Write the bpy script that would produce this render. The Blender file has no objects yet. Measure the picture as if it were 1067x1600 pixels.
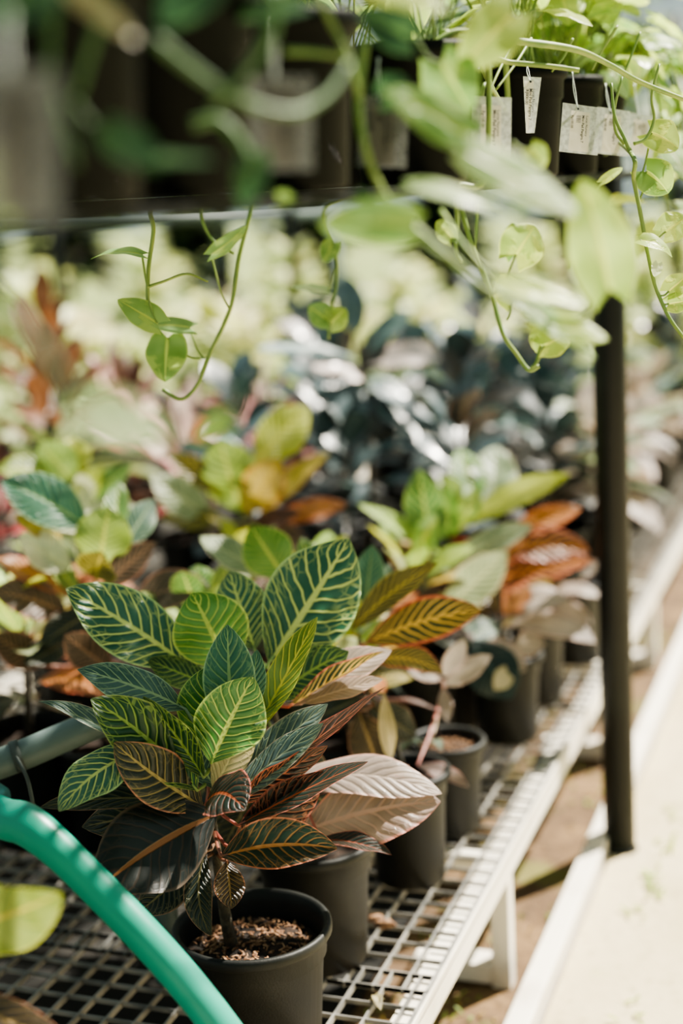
import bpy, math, random
from mathutils import Vector as V, Matrix
R0 = random.Random(7)
C = bpy.context.scene.collection
PI = math.pi

# ------------------------------------------------------------------ camera frame
F = 2400.0
EYE = V((0, 0, 1.58))
dY = V((862, -560, F)).normalized()
up = dY.cross(V((1, -.052, 0))).normalized()
if up.y > 0: up = -up
dX = dY.cross(up)
def w2(v): return V((dX.dot(v), dY.dot(v), up.dot(v)))       # camera vector (x right, y down, z forward) -> world
CR, CD, CF = w2(V((1, 0, 0))), w2(V((0, 1, 0))), w2(V((0, 0, 1)))
def P(px, py, Z): return EYE + (CR * ((px - 533.5) / F) + CD * ((py - 800) / F) + CF) * Z
def proj(p):
    d = V(p) - EYE; z = d.dot(CF)
    return 533.5 + F * d.dot(CR) / z, 800 + F * d.dot(CD) / z, z

def hexc(h):
    h = h.lstrip('#'); r = []
    for i in (0, 2, 4):
        c = int(h[i:i + 2], 16) / 255
        r.append(c / 12.92 if c <= .04045 else ((c + .055) / 1.055) ** 2.4)
    return r

# ------------------------------------------------------------------ mesh builder
class MB:
    def __init__(s): s.v = []; s.f = []; s.uv = {}; s.c = {}; s.has = False
    def grid(s, rows, uvs=None, cols=None, close=False):
        b = len(s.v); n = len(rows[0])
        for i, r in enumerate(rows):
            for j, p in enumerate(r):
                if uvs: s.uv[len(s.v)] = uvs[i][j]
                if cols: s.c[len(s.v)] = cols; s.has = True
                s.v.append(tuple(p))
        for i in range(len(rows) - 1):
            for j in range(n if close else n - 1):
                k = (j + 1) % n
                s.f.append((b + i * n + j, b + i * n + k, b + (i + 1) * n + k, b + (i + 1) * n + j))
        return b
    def box(s, lo, hi):
        b = len(s.v)
        for z in (lo[2], hi[2]):
            s.v += [(lo[0], lo[1], z), (hi[0], lo[1], z), (hi[0], hi[1], z), (lo[0], hi[1], z)]
        for f in ((3, 2, 1, 0), (4, 5, 6, 7), (0, 1, 5, 4), (1, 2, 6, 5), (2, 3, 7, 6), (3, 0, 4, 7)):
            s.f.append(tuple(b + k for k in f))
    def tube(s, pts, rad, seg=8, cap=True, cols=None):
        pts = [V(p) for p in pts]; n = len(pts)
        if not hasattr(rad, '__len__'): rad = [rad] * n
        rows = []; a = None
        for i in range(n):
            t = (pts[min(i + 1, n - 1)] - pts[max(i - 1, 0)])
            t = t.normalized() if t.length > 1e-9 else V((0, 0, 1))
            if a is None: a = t.orthogonal().normalized()
            else:
                a = a - t * a.dot(t)
                a = a.normalized() if a.length > 1e-6 else t.orthogonal().normalized()
            b = t.cross(a)
            rows.append([pts[i] + (a * math.cos(2 * PI * k / seg) + b * math.sin(2 * PI * k / seg)) * rad[i] for k in range(seg)])
        b0 = s.grid(rows, cols=cols, close=True)
        if cap:
            s.f.append(tuple(b0 + k for k in reversed(range(seg))))
            s.f.append(tuple(b0 + (n - 1) * seg + k for k in range(seg)))
    def lathe(s, prof, c=(0, 0, 0), seg=40):
        s.grid([[(c[0] + r * math.cos(2 * PI * k / seg), c[1] + r * math.sin(2 * PI * k / seg), c[2] + z) for k in range(seg)] for r, z in prof], close=True)
    def build(s, name, mat, parent=None, origin=(0, 0, 0), smooth=True, bevel=0):
        o = V(origin)
        me = bpy.data.meshes.new(name)
        me.from_pydata([tuple(V(p) - o) for p in s.v], [], s.f)
        if s.uv:
            ul = me.uv_layers.new(name='UVMap')
            for l in me.loops: ul.data[l.index].uv = s.uv.get(l.vertex_index, (0, 0))
        if s.has:
            for q, nm in enumerate(('base', 'vein', 'margin')):
                at = me.color_attributes.new(nm, 'FLOAT_COLOR', 'POINT')
                for i in range(len(s.v)):
                    cc = s.c.get(i)
                    at.data[i].color = cc[q] if cc else (.1, .1, .1, 0)
        if smooth:
            for p in me.polygons: p.use_smooth = True
        me.materials.append(mat)
        ob = bpy.data.objects.new(name, me); C.objects.link(ob)
        if parent is not None: ob.parent = parent
        else: ob.location = o
        if bevel:
            m = ob.modifiers.new('bevel', 'BEVEL'); m.width = bevel; m.segments = 2; m.limit_method = 'ANGLE'
        return ob

def tag(o, label, cat, group=None, kind=None):
    if label: o['label'] = label
    if cat: o['category'] = cat
    if group: o['group'] = group
    if kind: o['kind'] = kind
    return o
def thing(name, label, cat, loc=(0, 0, 0), group=None, rz=0):
    o = bpy.data.objects.new(name, None); C.objects.link(o); o.location = loc; o.rotation_euler = (0, 0, rz)
    o.empty_display_size = .05
    return tag(o, label, cat, group)
def dup(root, loc, rz, label, group, sc=1):
    r = root.copy(); C.objects.link(r); r.location = loc; r.rotation_euler = (0, 0, rz); r.scale = (sc, sc, sc)
    r['label'] = label
    if group: r['group'] = group
    for ch in list(root.children):
        c = ch.copy(); C.objects.link(c); c.parent = r
        for g in ch.children:
            d = g.copy(); C.objects.link(d); d.parent = c
    return r
def struct(mb, name, mat, **k):
    o = mb.build(name, mat, **k); o['kind'] = 'structure'; return o

# ------------------------------------------------------------------ materials
def mat(name):
    m = bpy.data.materials.new(name); m.use_nodes = True
    nt = m.node_tree; nt.nodes.clear()
    out = nt.nodes.new('ShaderNodeOutputMaterial')
    def N(t, **k):
        n = nt.nodes.new('ShaderNode' + t)
        for a, b in k.items():
            if hasattr(n, a): setattr(n, a, b)
        return n
    def L(a, b): nt.links.new(a, b)
    def M(op, a, b=None, c=None):
        n = N('Math', operation=op)
        for i, x in enumerate((a, b, c)):
            if x is None: continue
            if isinstance(x, (int, float)): n.inputs[i].default_value = x
            else: L(x, n.inputs[i])
        return n.outputs[0]
    def MR(v, a, b, c, d):
        n = N('MapRange')
        for i, x in enumerate((v, a, b, c, d)):
            if isinstance(x, (int, float)): n.inputs[i].default_value = x
            else: L(x, n.inputs[i])
        n.interpolation_type = 'SMOOTHSTEP'
        return n.outputs[0]
    def MX(f, a, b, mode='MIX'):
        n = N('Mix', data_type='RGBA', blend_type=mode)
        for i, x in ((0, f), (6, a), (7, b)):
            if isinstance(x, (int, float)): n.inputs[i].default_value = x
            elif isinstance(x, (list, tuple)): n.inputs[i].default_value = (*x[:3], 1)
            else: L(x, n.inputs[i])
        return n.outputs[2]
    return m, nt, out, N, L, M, MR, MX

def simple(name, col, rough=.6, col2=None, scale=20, bump=0, spec=.5, metal=0, lo=.4, hi=.65, detail=5, bscale=None):
    m, nt, out, N, L, M, MR, MX = mat(name)
    p = N('BsdfPrincipled'); p.inputs['Roughness'].default_value = rough
    p.inputs['Specular IOR Level'].default_value = spec; p.inputs['Metallic'].default_value = metal
    g = N('NewGeometry'); nz = N('TexNoise'); nz.inputs['Scale'].default_value = scale; nz.inputs['Detail'].default_value = detail
    L(g.outputs['Position'], nz.inputs['Vector'])
    L(MX(MR(nz.outputs[0], lo, hi, 0, 1), hexc(col), hexc(col2 or col)), p.inputs['Base Color'])
    if bump:
        n2 = N('TexNoise'); n2.inputs['Scale'].default_value = bscale or scale * 3; n2.inputs['Detail'].default_value = 6
        L(g.outputs['Position'], n2.inputs['Vector'])
        b = N('Bump'); b.inputs['Strength'].default_value = bump; b.inputs['Distance'].default_value = .01
        L(n2.outputs[0], b.inputs['Height']); L(b.outputs[0], p.inputs['Normal'])
    L(p.outputs[0], out.inputs[0])
    return m

def leaf_mat(name, rough=.36, trans=.35, veins=True, vari=0., spec=.5, coat=0.):
    m, nt, out, N, L, M, MR, MX = mat(name)
    A = [N('Attribute', attribute_name=a) for a in ('base', 'vein', 'margin')]
    uvn = N('UVMap'); sx = N('SeparateXYZ'); L(uvn.outputs[0], sx.inputs[0])
    tc = N('TexCoord'); nz = N('TexNoise'); nz.inputs['Scale'].default_value = 15; nz.inputs['Detail'].default_value = 2.5
    L(tc.outputs['Object'], nz.inputs['Vector'])
    ux, v = sx.outputs[0], sx.outputs[1]
    u = M('ABSOLUTE', M('MULTIPLY_ADD', ux, 2, -1))
    mid = MR(M('MULTIPLY', u, M('MULTIPLY_ADD', v, .9, .55)), .045, .085, 1, 0)
    p = N('BsdfPrincipled'); p.inputs['Roughness'].default_value = rough; p.inputs['Specular IOR Level'].default_value = spec
    p.inputs['Coat Weight'].default_value = coat; p.inputs['Coat Roughness'].default_value = .2
    hs0 = N('HueSaturation'); hs0.inputs['Value'].default_value = 1.28; hs0.inputs['Saturation'].default_value = .82; L(A[0].outputs[0], hs0.inputs['Color'])  # lighter, greyer blotches put the leaf gloss into the colour
    base = MX(MR(nz.outputs[0], .3, .72, .0, 1), MX(1, A[0].outputs[0], (.72, .76, .72), 'MULTIPLY'), hs0.outputs[0])
    if veins:
        side = M('MULTIPLY', M('GREATER_THAN', ux, .5), .45)
        c = M('ADD', M('ADD', M('MULTIPLY', v, 10.5), M('MULTIPLY', u, -2.6)), M('ADD', side, M('MULTIPLY', nz.outputs[0], 1.6)))
        tri = M('ABSOLUTE', M('MULTIPLY_ADD', M('FRACT', c), 2, -1))
        wm = A[2].outputs['Alpha']; wa = M('MULTIPLY', M('MULTIPLY_ADD', u, -.10, .17), wm)
        lat = M('MULTIPLY', MR(tri, wa, M('ADD', wa, .13), 1, 0), A[0].outputs['Alpha'])
        cmb = N('CombineXYZ'); L(M('MULTIPLY', ux, 7), cmb.inputs[0]); L(M('MULTIPLY_ADD', v, 15, M('MULTIPLY', u, -3)), cmb.inputs[1])
        vo = N('TexVoronoi', feature='DISTANCE_TO_EDGE'); vo.inputs['Scale'].default_value = 1; L(cmb.outputs[0], vo.inputs['Vector'])
        net = M('MULTIPLY', MR(vo.outputs[0], .03, .09, 1, 0), M('MULTIPLY', MR(u, .35, .7, 0, 1), A[1].outputs['Alpha']))
        mask = M('MAXIMUM', mid, M('MAXIMUM', lat, net))
    else:
        mask = M('MULTIPLY', mid, A[0].outputs['Alpha'])
    if vari:
        n3 = N('TexNoise'); n3.inputs['Scale'].default_value = 2.2; n3.inputs['Detail'].default_value = 4
        mp = N('Mapping'); mp.inputs['Scale'].default_value = (7, 1.6, 1)
        ad = N('VectorMath', operation='ADD'); L(uvn.outputs[0], ad.inputs[0])
        sc = N('VectorMath', operation='SCALE'); L(tc.outputs['Object'], sc.inputs[0]); sc.inputs['Scale'].default_value = 6
        L(sc.outputs[0], ad.inputs[1]); L(ad.outputs[0], n3.inputs['Vector'])
        mask = M('MAXIMUM', mask, M('MULTIPLY', MR(n3.outputs[0], .52, .6, 0, 1), vari))
    col = MX(mask, base, A[1].outputs[0])
    ms = M('MULTIPLY_ADD', A[2].outputs['Alpha'], -.07, .98)
    col = MX(MR(u, ms, M('ADD', ms, .07), 0, 1), col, A[2].outputs[0])
    hs = N('HueSaturation'); hs.inputs['Saturation'].default_value = .95; L(col, hs.inputs['Color']); col = hs.outputs[0]
    L(col, p.inputs['Base Color'])
    b = N('Bump'); b.inputs['Strength'].default_value = .7; b.inputs['Distance'].default_value = .004
    hgt = M('SUBTRACT', M('MULTIPLY', nz.outputs[0], .6), M('MULTIPLY', mask, .5))
    if veins: hgt = M('ADD', hgt, M('MULTIPLY', MR(tri, 0, .8, 0, 1), M('MULTIPLY', A[0].outputs['Alpha'], .8)))
    L(hgt, b.inputs['Height']); L(b.outputs[0], p.inputs['Normal'])
    t = N('BsdfTranslucent'); L(MX(1, col, (1.1, 1.1, .95), 'MULTIPLY'), t.inputs[0]); L(b.outputs[0], t.inputs[1])
    mx = N('MixShader'); mx.inputs[0].default_value = trans
    L(p.outputs[0], mx.inputs[1]); L(t.outputs[0], mx.inputs[2]); L(mx.outputs[0], out.inputs[0])
    return m

M_CRO = leaf_mat('croton_leaf', .38, .34, True, 0, .55)
M_POT = leaf_mat('pothos_leaf', .34, .52, False, .45, .5)
M_FIC = leaf_mat('rubber_leaf', .42, .08, False, 0, 1., .5)
M_COR = leaf_mat('strap_leaf', .4, .4, False, .5, .5)
M_BUSH = leaf_mat('bush_leaf', .45, .45, False, .5, .5)
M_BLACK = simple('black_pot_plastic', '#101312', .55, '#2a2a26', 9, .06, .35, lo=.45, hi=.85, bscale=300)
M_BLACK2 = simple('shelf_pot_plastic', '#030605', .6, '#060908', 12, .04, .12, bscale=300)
M_SOIL = simple('potting_soil', '#17110c', .95, '#33241a', 60, .8)
M_CHIP = simple('soil_chips', '#6a4a33', .9, '#b08c6c', 120, .3)
M_WHITE = simple('white_painted_steel', '#ece6d8', .55, '#cfc5b4', 5, .05, lo=.45, hi=.8)
M_MESH = simple('galvanised_mesh', '#8f8c86', .55, '#666663', 14, .1, .5)
M_POST = simple('black_painted_post', '#0a0d0d', .5, '#121716', 10, .08, .3)
M_SHELF = simple('black_shelf_steel', '#090a09', .6, '#0e100f', 10, 0, .15)
M_TEAL = simple('teal_hose_rubber', '#1f8a75', .36, '#2c9885', 6, .05)
M_TEALD = simple('dark_teal_collar', '#2b5f63', .45)
M_PIPE = simple('grey_pvc_pipe', '#5b6b68', .5, '#4c5c59', 8)
M_TIE = simple('dark_tie', '#39423f', .6)
M_STEM = simple('croton_stem_bark', '#4a4335', .8, '#2d2a22', 80, .4)
M_STEMR = simple('red_stem_bark', '#3a211a', .7, '#2a1a15', 80, .3)
M_PET = simple('green_petiole', '#7c8f3d', .5, '#8f7a3d', 30)
M_VINE = simple('vine_stem', '#8a9a55', .5, '#6f8a4a', 25)
M_VINED = simple('vine_stem_dark', '#4c6b3c', .5, '#3c5a35', 25)  # same vine stem with shade put into the colour
M_TAG = None

def tag_mats(k=1):
    m, nt, out, N, L, M, MR, MX = mat('frosted_tag_plastic')
    p = N('BsdfPrincipled'); p.inputs['Base Color'].default_value = (.66 * k, .74 * k, .71 * k, 1); p.inputs['Roughness'].default_value = .35
    tr = N('BsdfTransparent'); tl = N('BsdfTranslucent'); tl.inputs[0].default_value = (.8 * k, .8 * k, .74 * k, 1)
    g = N('NewGeometry'); nz = N('TexNoise'); nz.inputs['Scale'].default_value = 160; L(g.outputs['Position'], nz.inputs['Vector'])
    a = N('MixShader'); a.inputs[0].default_value = .55; L(p.outputs[0], a.inputs[1]); L(tl.outputs[0], a.inputs[2])
    b = N('MixShader'); L(MR(nz.outputs[0], .3, .7, .45, .15), b.inputs[0]); L(a.outputs[0], b.inputs[1]); L(tr.outputs[0], b.inputs[2])
    L(b.outputs[0], out.inputs[0])
    m2, nt, out, N, L, M, MR, MX = mat('tag_paper')
    p = N('BsdfPrincipled'); p.inputs['Base Color'].default_value = (.78 * k, .74 * k, .66 * k, 1); p.inputs['Roughness'].default_value = .7
    tl = N('BsdfTranslucent'); tl.inputs[0].default_value = (.85 * k, .78 * k, .66 * k, 1)
    a = N('MixShader'); a.inputs[0].default_value = .55; L(p.outputs[0], a.inputs[1]); L(tl.outputs[0], a.inputs[2]); L(a.outputs[0], out.inputs[0])
    return m, m2
M_TAG, M_PAPER = tag_mats()
M_TAG_SHADE, M_PAPER_SHADE = tag_mats(.22)  # near tags: same plastic and paper with shade put into darker colours
M_INK = simple('print_ink', '#1f1f1c', .7)
M_STRING = simple('clear_string', '#c9cfc4', .3)

# ------------------------------------------------------------------ leaf styles: base, vein, margin, lateral, net
S = {
 'gr': ('#3f7d33', '#c3d069', '#b6cc6e', .85, .25), 'brt': ('#5d9a34', '#c9da62', '#c6d86a', .75, .1),
 'dk': ('#2a6450', '#cbd980', '#b4cf8c', 1., .4), 'dkgr': ('#23542e', '#9fb856', '#a9b764', .85, .6),
 'teal': ('#37755f', '#8fb07a', '#a6c79a', .7, .3), 'tealg': ('#44685f', '#9db389', '#a9bfa0', .75, .4),
 'ylgr': ('#6f9030', '#d6d75a', '#c9cf5a', .9, .1), 'yel': ('#b9c23c', '#dce05a', '#cfd250', .5, 0),
 'lime': ('#98b848', '#d6e26a', '#bdd058', .55, 0), 'gold': ('#b59a2c', '#dcc24a', '#c87a2e', .6, 0),
 'olive': ('#4b4a1d', '#c3b046', '#a9a03e', .95, .1), 'orn': ('#b0662c', '#dc9840', '#d0603a', .7, .2), 'redl': ('#5f2c22', '#d98c40', '#dc7a64', .95, .2), 'dkol': ('#283029', '#a8945a', '#b0745a', .6, .2),
 'yred': ('#35401f', '#dcb44e', '#cf6a4c', 1., .2), 'red': ('#2b211b', '#8f5640', '#a5564a', .6, .4),
 'rnet': ('#251b16', '#8f5238', '#9c5040', .85, .8), 'dkred': ('#22302b', '#8f4a2d', '#c07060', .35, .2),
 'dkor': ('#1b2c26', '#a07040', '#a8664c', .45, .2), 'dkt': ('#141f1c', '#8f5a30', '#5a4a3c', .10, .05), 'gry': ('#566f6a', '#a9b593', '#b9a890', .75, .5),
 'dark': ('#1a2a26', '#6f6a48', '#8a6a54', .5, .4), 'brn': ('#33291f', '#94794a', '#a87054', .7, .3),
 'pnk': ('#8f7a72', '#b3958c', '#c98a80', .6, .3), 'pnkd': ('#4a423b', '#a07a62', '#b87f6a', .9, .2),
 'pale': ('#a08e85', '#bcab9d', '#cda99c', .4, .1), 'cream': ('#c9b88a', '#ddd09f', '#d6c594', .6, .7),
 'plgr': ('#8fa07c', '#c3cba0', '#cfc9a8', .6, .2), 'wht': ('#d3d6b8', '#dfe0be', '#d9dfa5', .4, 0),
 'rub': ('#1c3234', '#3d5858', '#2a4242', .6, 0), 'rubb': ('#2c4c52', '#4a6a6c', '#2f4c50', .6, 0),
 'rubk': ('#241f19', '#4d4232', '#2a332f', .6, 0), 'rubg': ('#4a6a66', '#7d9490', '#5a7a74', .6, 0),
}
def cols(sty, rnd=None, j=.10):
    b, v, m, l, n = S[sty]
    wm = {'yred': 2.0, 'olive': 1.7, 'pnkd': 1.7, 'orn': 1.6, 'gold': 1.4, 'rnet': 1.4, 'pnk': 1.4, 'pale': 1.5, 'redl': 1.9, 'plgr': 1.5}.get(sty, 1.0)
    r = rnd or R0
    k = 1 + r.uniform(-j, j); h = r.uniform(-j, j) * .6
    f = lambda x: [x[0] * (k + h), x[1] * k, x[2] * (k - h)]
    return ((*f(hexc(b)), l), (*f(hexc(v)), n), (*f(hexc(m)), wm))

PROF = {'cro': (1.05, .78), 'obo': (1.35, .72), 'nar': (.95, .9), 'pot': (.60, .62), 'rub': (1.0, .62), 'strap': (.9, .8), 'lng': (1.0, .7)}
def leaf(mb, B, Ct, T, w, N0, cl, roll=0, fold=12, curl=0, wave=.05, prof='cro', nl=14, nw=6, rnd=None, twist=0):
    """one leaf blade along the quadratic curve B-Ct-T, facing N0"""
    rnd = rnd or R0
    a, pw = PROF[prof]; rows = []; uvs = []; ph = rnd.uniform(0, 6.3); fq = rnd.uniform(9, 15)
    fo = math.radians(fold); ro = math.radians(roll)
    for i in range(nl + 1):
        t = i / nl
        p = B * (1 - t) ** 2 + Ct * (2 * t * (1 - t)) + T * t * t
        tg = (Ct - B) * (1 - t) + (T - Ct) * t
        tg = tg.normalized() if tg.length > 1e-9 else (T - B).normalized()
        n = N0 - tg * N0.dot(tg); n = n.normalized() if n.length > 1e-4 else tg.orthogonal().normalized()
        s = tg.cross(n)
        if roll or twist:
            ro = math.radians(roll + twist * (t - .25))
            n, s = n * math.cos(ro) + s * math.sin(ro), s * math.cos(ro) - n * math.sin(ro)
        hw = w * .5 * max(0, math.sin(PI * min(1, t) ** a)) ** pw
        if prof == 'pot': hw = w * .5 * max(math.sin(PI * t ** a) ** pw if 0 < t < 1 else 0, .55 * max(0, 1 - t * 7))
        hw = max(hw, w * .012)
        row = []; uv = []
        for j in range(nw + 1):
            u = 2 * j / nw - 1; au = abs(u)
            q = p + s * (u * hw * math.cos(fo)) + n * (au * hw * math.sin(fo) - curl * hw * u * u + wave * hw * math.sin(fq * t + ph + (1.3 if u > 0 else 0)) * au)
            if prof == 'pot': q = q - tg * (.28 * w * au * max(0, 1 - t * 3) ** 2)
            row.append(q); uv.append(((u + 1) / 2, t))
        rows.append(row); uvs.append(uv)
    mb.grid(rows, uvs, cl)

def TL(mb, b, t, w, sty, Z, dz=0, tilt=0, bend=0, fold=12, curl=.1, prof='cro', cz=None, wave=.09, nl=18, nw=8, pet=None):
    if cz is None: cz = -w / F * Z * R0.uniform(.0, .28)
    """leaf traced between two places of the plant; depth Z at its base"""
    B = P(b[0], b[1], Z); T = P(t[0], t[1], Z + dz)
    d = T - B; tx, ty = d.dot(CR), -d.dot(CD); l = math.hypot(tx, ty) or 1e-6
    U = V((-ty / l, tx / l, 0))
    if U.y < -.05 or (abs(U.y) <= .05 and U.x < 0): U = -U
    Uw = CR * U.x - CD * U.y
    Ct = (B + T) / 2 + Uw * (bend / F * Z) + CF * cz
    r = math.radians(tilt)
    N0 = (-CF) * math.cos(r) + Uw * math.sin(r)
    leaf(mb, B, Ct, T, w / F * (Z + dz / 2), N0, cols(sty), 0, fold + R0.uniform(-2, 8), curl, wave, prof, nl, nw, twist=R0.uniform(-26, 26))
    if pet:
        pm, q, ps = pet
        q = V(q)
        if (B - q).length > .004:
            pm.tube([q, (q + B) / 2 - V((0, 0, .006)), B, B + (Ct - B) * .12], [.0034, .0027, .0022, .0015], 6, cols=cols(ps))
    return B

def bez(pts, n=8):
    """smooth curve through points (Catmull-Rom)"""
    pts = [V(p) for p in pts]
    if len(pts) < 3: return pts
    q = [pts[0] * 2 - pts[1]] + pts + [pts[-1] * 2 - pts[-2]]; out = []
    for i in range(1, len(q) - 2):
        for k in range(n):
            t = k / n; a, b, c, d = q[i - 1], q[i], q[i + 1], q[i + 2]
            out.append(.5 * ((2 * b) + (c - a) * t + (2 * a - 5 * b + 4 * c - d) * t * t + (3 * b - a - 3 * c + d) * t ** 3))
    out.append(pts[-1]); return out

# ------------------------------------------------------------------ pots
def pot_prof(r, h, rim=.012, taper=.78):
    b = r * taper
    return [(0, 0), (b - .004, 0), (b, .004), (b + (r - rim - b) * .80, h - .05), (r - rim + .002, h - .046), (r - rim + .003, h - .020),
            (r - .003, h - .018), (r, h - .013), (r, h - .004), (r - .003, h), (r - rim * .7, h), (r - rim, h - .004),
            (r - rim - .002, h - .02), (b - .004, .012), (0, .012)]
def add_pot(parent, org, r, h, soil_drop=.035, m=M_BLACK, rim=.012, seg=48, chips=0, soil=True, rnd=R0, mound=.008):
    mb = MB(); mb.lathe(pot_prof(r, h, rim), org, seg); mb.build('pot', m, parent, org)
    if not soil: return
    rs = r - rim - .004 - (soil_drop - .02) * .12
    sb = MB(); rows = []
    for i in range(9):
        rr = rs * (i + .01) / 8
        rows.append([(org[0] + rr * math.cos(2 * PI * k / 28), org[1] + rr * math.sin(2 * PI * k / 28),
                      org[2] + h - soil_drop + mound * (1 - (i / 8) ** 2) + (rnd.uniform(-.003, .003) if 0 < i < 8 else 0)) for k in range(28)])
    sb.grid(rows, close=True); so = sb.build('soil', M_SOIL, parent, org)
    if chips:
        cb = MB()
        for _ in range(chips):
            a, q = rnd.uniform(0, 2 * PI), rs * .93 * rnd.random() ** .5
            c = V((org[0] + q * math.cos(a), org[1] + q * math.sin(a), org[2] + h - soil_drop + mound * (1 - (q / rs) ** 2) + .002))
            d = V((rnd.uniform(-1, 1), rnd.uniform(-1, 1), rnd.uniform(-.4, .6))).normalized() * rnd.uniform(.003, .007)
            s = rnd.uniform(.0012, .0028)
            cb.tube([c - d, c, c + d], [s * .5, s, s * .5], 5)
        co = cb.build('bark_chips', M_CHIP, parent, org, smooth=False); co['kind'] = 'stuff'

BT = .30     # bench top height
# ================================================================== SETTING
def gmat(name, c1, c2, c3, s1, s2, bump, moss=None):
    m, nt, out, N, L, M, MR, MX = mat(name)
    p = N('BsdfPrincipled'); p.inputs['Roughness'].default_value = .9
    g = N('NewGeometry')
    a = N('TexNoise'); a.inputs['Scale'].default_value = s1; a.inputs['Detail'].default_value = 8
    b = N('TexNoise'); b.inputs['Scale'].default_value = s2; b.inputs['Detail'].default_value = 6
    for x in (a, b): L(g.outputs['Position'], x.inputs['Vector'])
    col = MX(MR(a.outputs[0], .4, .65, 0, 1), hexc(c1), hexc(c2))
    col = MX(MR(b.outputs[0], .5, .75, 0, .8), col, hexc(c3))
    if moss:
        e = N('TexNoise'); e.inputs['Scale'].default_value = 3.5; e.inputs['Detail'].default_value = 6; L(g.outputs['Position'], e.inputs['Vector'])
        col = MX(MR(e.outputs[0], moss[1], moss[1] + .08, 0, .85), col, hexc(moss[0]))
    L(col, p.inputs['Base Color'])
    bp = N('Bump'); bp.inputs['Strength'].default_value = bump; bp.inputs['Distance'].default_value = .012
    L(b.outputs[0], bp.inputs['Height']); L(bp.outputs[0], p.inputs['Normal']); L(p.outputs[0], out.inputs[0])
    return m
M_PATH = gmat('concrete_path', '#cabd9c', '#bcae8c', '#ab9e7e', 2.2, 45, .3, ('#a3a866', .66))
M_DIRT = gmat('earth_with_weeds', '#5f4a33', '#7d6444', '#40321f', 6, 40, .9, ('#6f6d38', .56))

mb = MB()
n = 60; rr = random.Random(3)
rows = []
for i in range(n + 1):
    y = -1 + 10 * (i / n) ** 1.0
    rows.append([(-4.8 + 4.16 * j / 30, y, rr.uniform(-.006, .012)) for j in range(31)])
mb.grid(rows); struct(mb, 'floor_earth', M_DIRT)
mb = MB(); mb.box((-4.7, -1, .008), (-.95, 8.2, .016)); struct(mb, 'floor_shade', simple('painted_bench_shade', '#12120f', .95, '#1f1c17', 7), smooth=False)  # dark sheet under the benches, standing in for the shade of the plants
mb = MB(); mb.box((-.586, -2, -.06), (3.5, 12, .012)); struct(mb, 'floor_path', M_PATH, smooth=False)
mb = MB(); mb.box((-40, -3, -.3), (30, 60, -.03)); struct(mb, 'floor_ground', gmat('far_lawn', '#8a9358', '#6f7f4a', '#46563a', 1.2, 9, .6), smooth=False)
# crack lines and weed tufts on the path
mb = MB(); rr = random.Random(11)
for px, py, k in ((1022, 1390, 16), (1040, 1325, 12), (990, 1430, 6), (1052, 1270, 10), (985, 1585, 6), (1012, 1370, 8)):
    d = (P(px, py, 1) - EYE); c = EYE + d * ((.012 - EYE.z) / d.z)
    for _ in range(k):
        o = c + V((rr.uniform(-.02, .02), rr.uniform(-.05, .05), 0)); a = rr.uniform(0, 6.3); l = rr.uniform(.012, .03)
        t = o + V((math.cos(a) * l, math.sin(a) * l, rr.uniform(.004, .014)))
        leaf(mb, o, (o + t) / 2 + V((0, 0, .01)), t, .009, V((0, 0, 1)), cols('lime', rr), nl=4, nw=2, prof='nar')
tag(mb.build('path_weeds', M_BUSH), 'small green weeds sprouting in the cracks of the sunlit path', 'weeds', kind='stuff')
mb = MB()
for _ in range(900):
    o = V((rr.uniform(-.93, -.66), rr.uniform(1.7, 5.2), .0)); a = rr.uniform(0, 6.3); l = rr.uniform(.01, .03)
    if min(abs(o.y - q) for q in (2.72, 3.95, 4.75)) < .075: continue
    if math.sin(o.y * 5 + 1) + rr.uniform(-.8, .8) < .2: continue
    t = o + V((math.cos(a) * l, math.sin(a) * l, rr.uniform(.005, .025)))
    leaf(mb, o, (o + t) / 2 + V((0, 0, .012)), t, .008, V((0, 0, 1)), cols(rr.choice(['gold', 'lime', 'ylgr']), rr), nl=3, nw=2, prof='nar')
tag(mb.build('ground_weeds', M_BUSH), 'low yellowish weeds covering the earth beneath the bench', 'weeds', kind='stuff')

# kerb beam along the path: segments
mb = MB(); mb.box((-.642, -.5, -.05), (-.595, 3.30, .05)); struct(mb, 'trim_1', M_WHITE, smooth=False, bevel=.004)
mb = MB(); mb.box((-.642, 3.32, -.05), (-.595, 9.0, .05)); struct(mb, 'trim_2', M_WHITE, smooth=False, bevel=.004)

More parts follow.
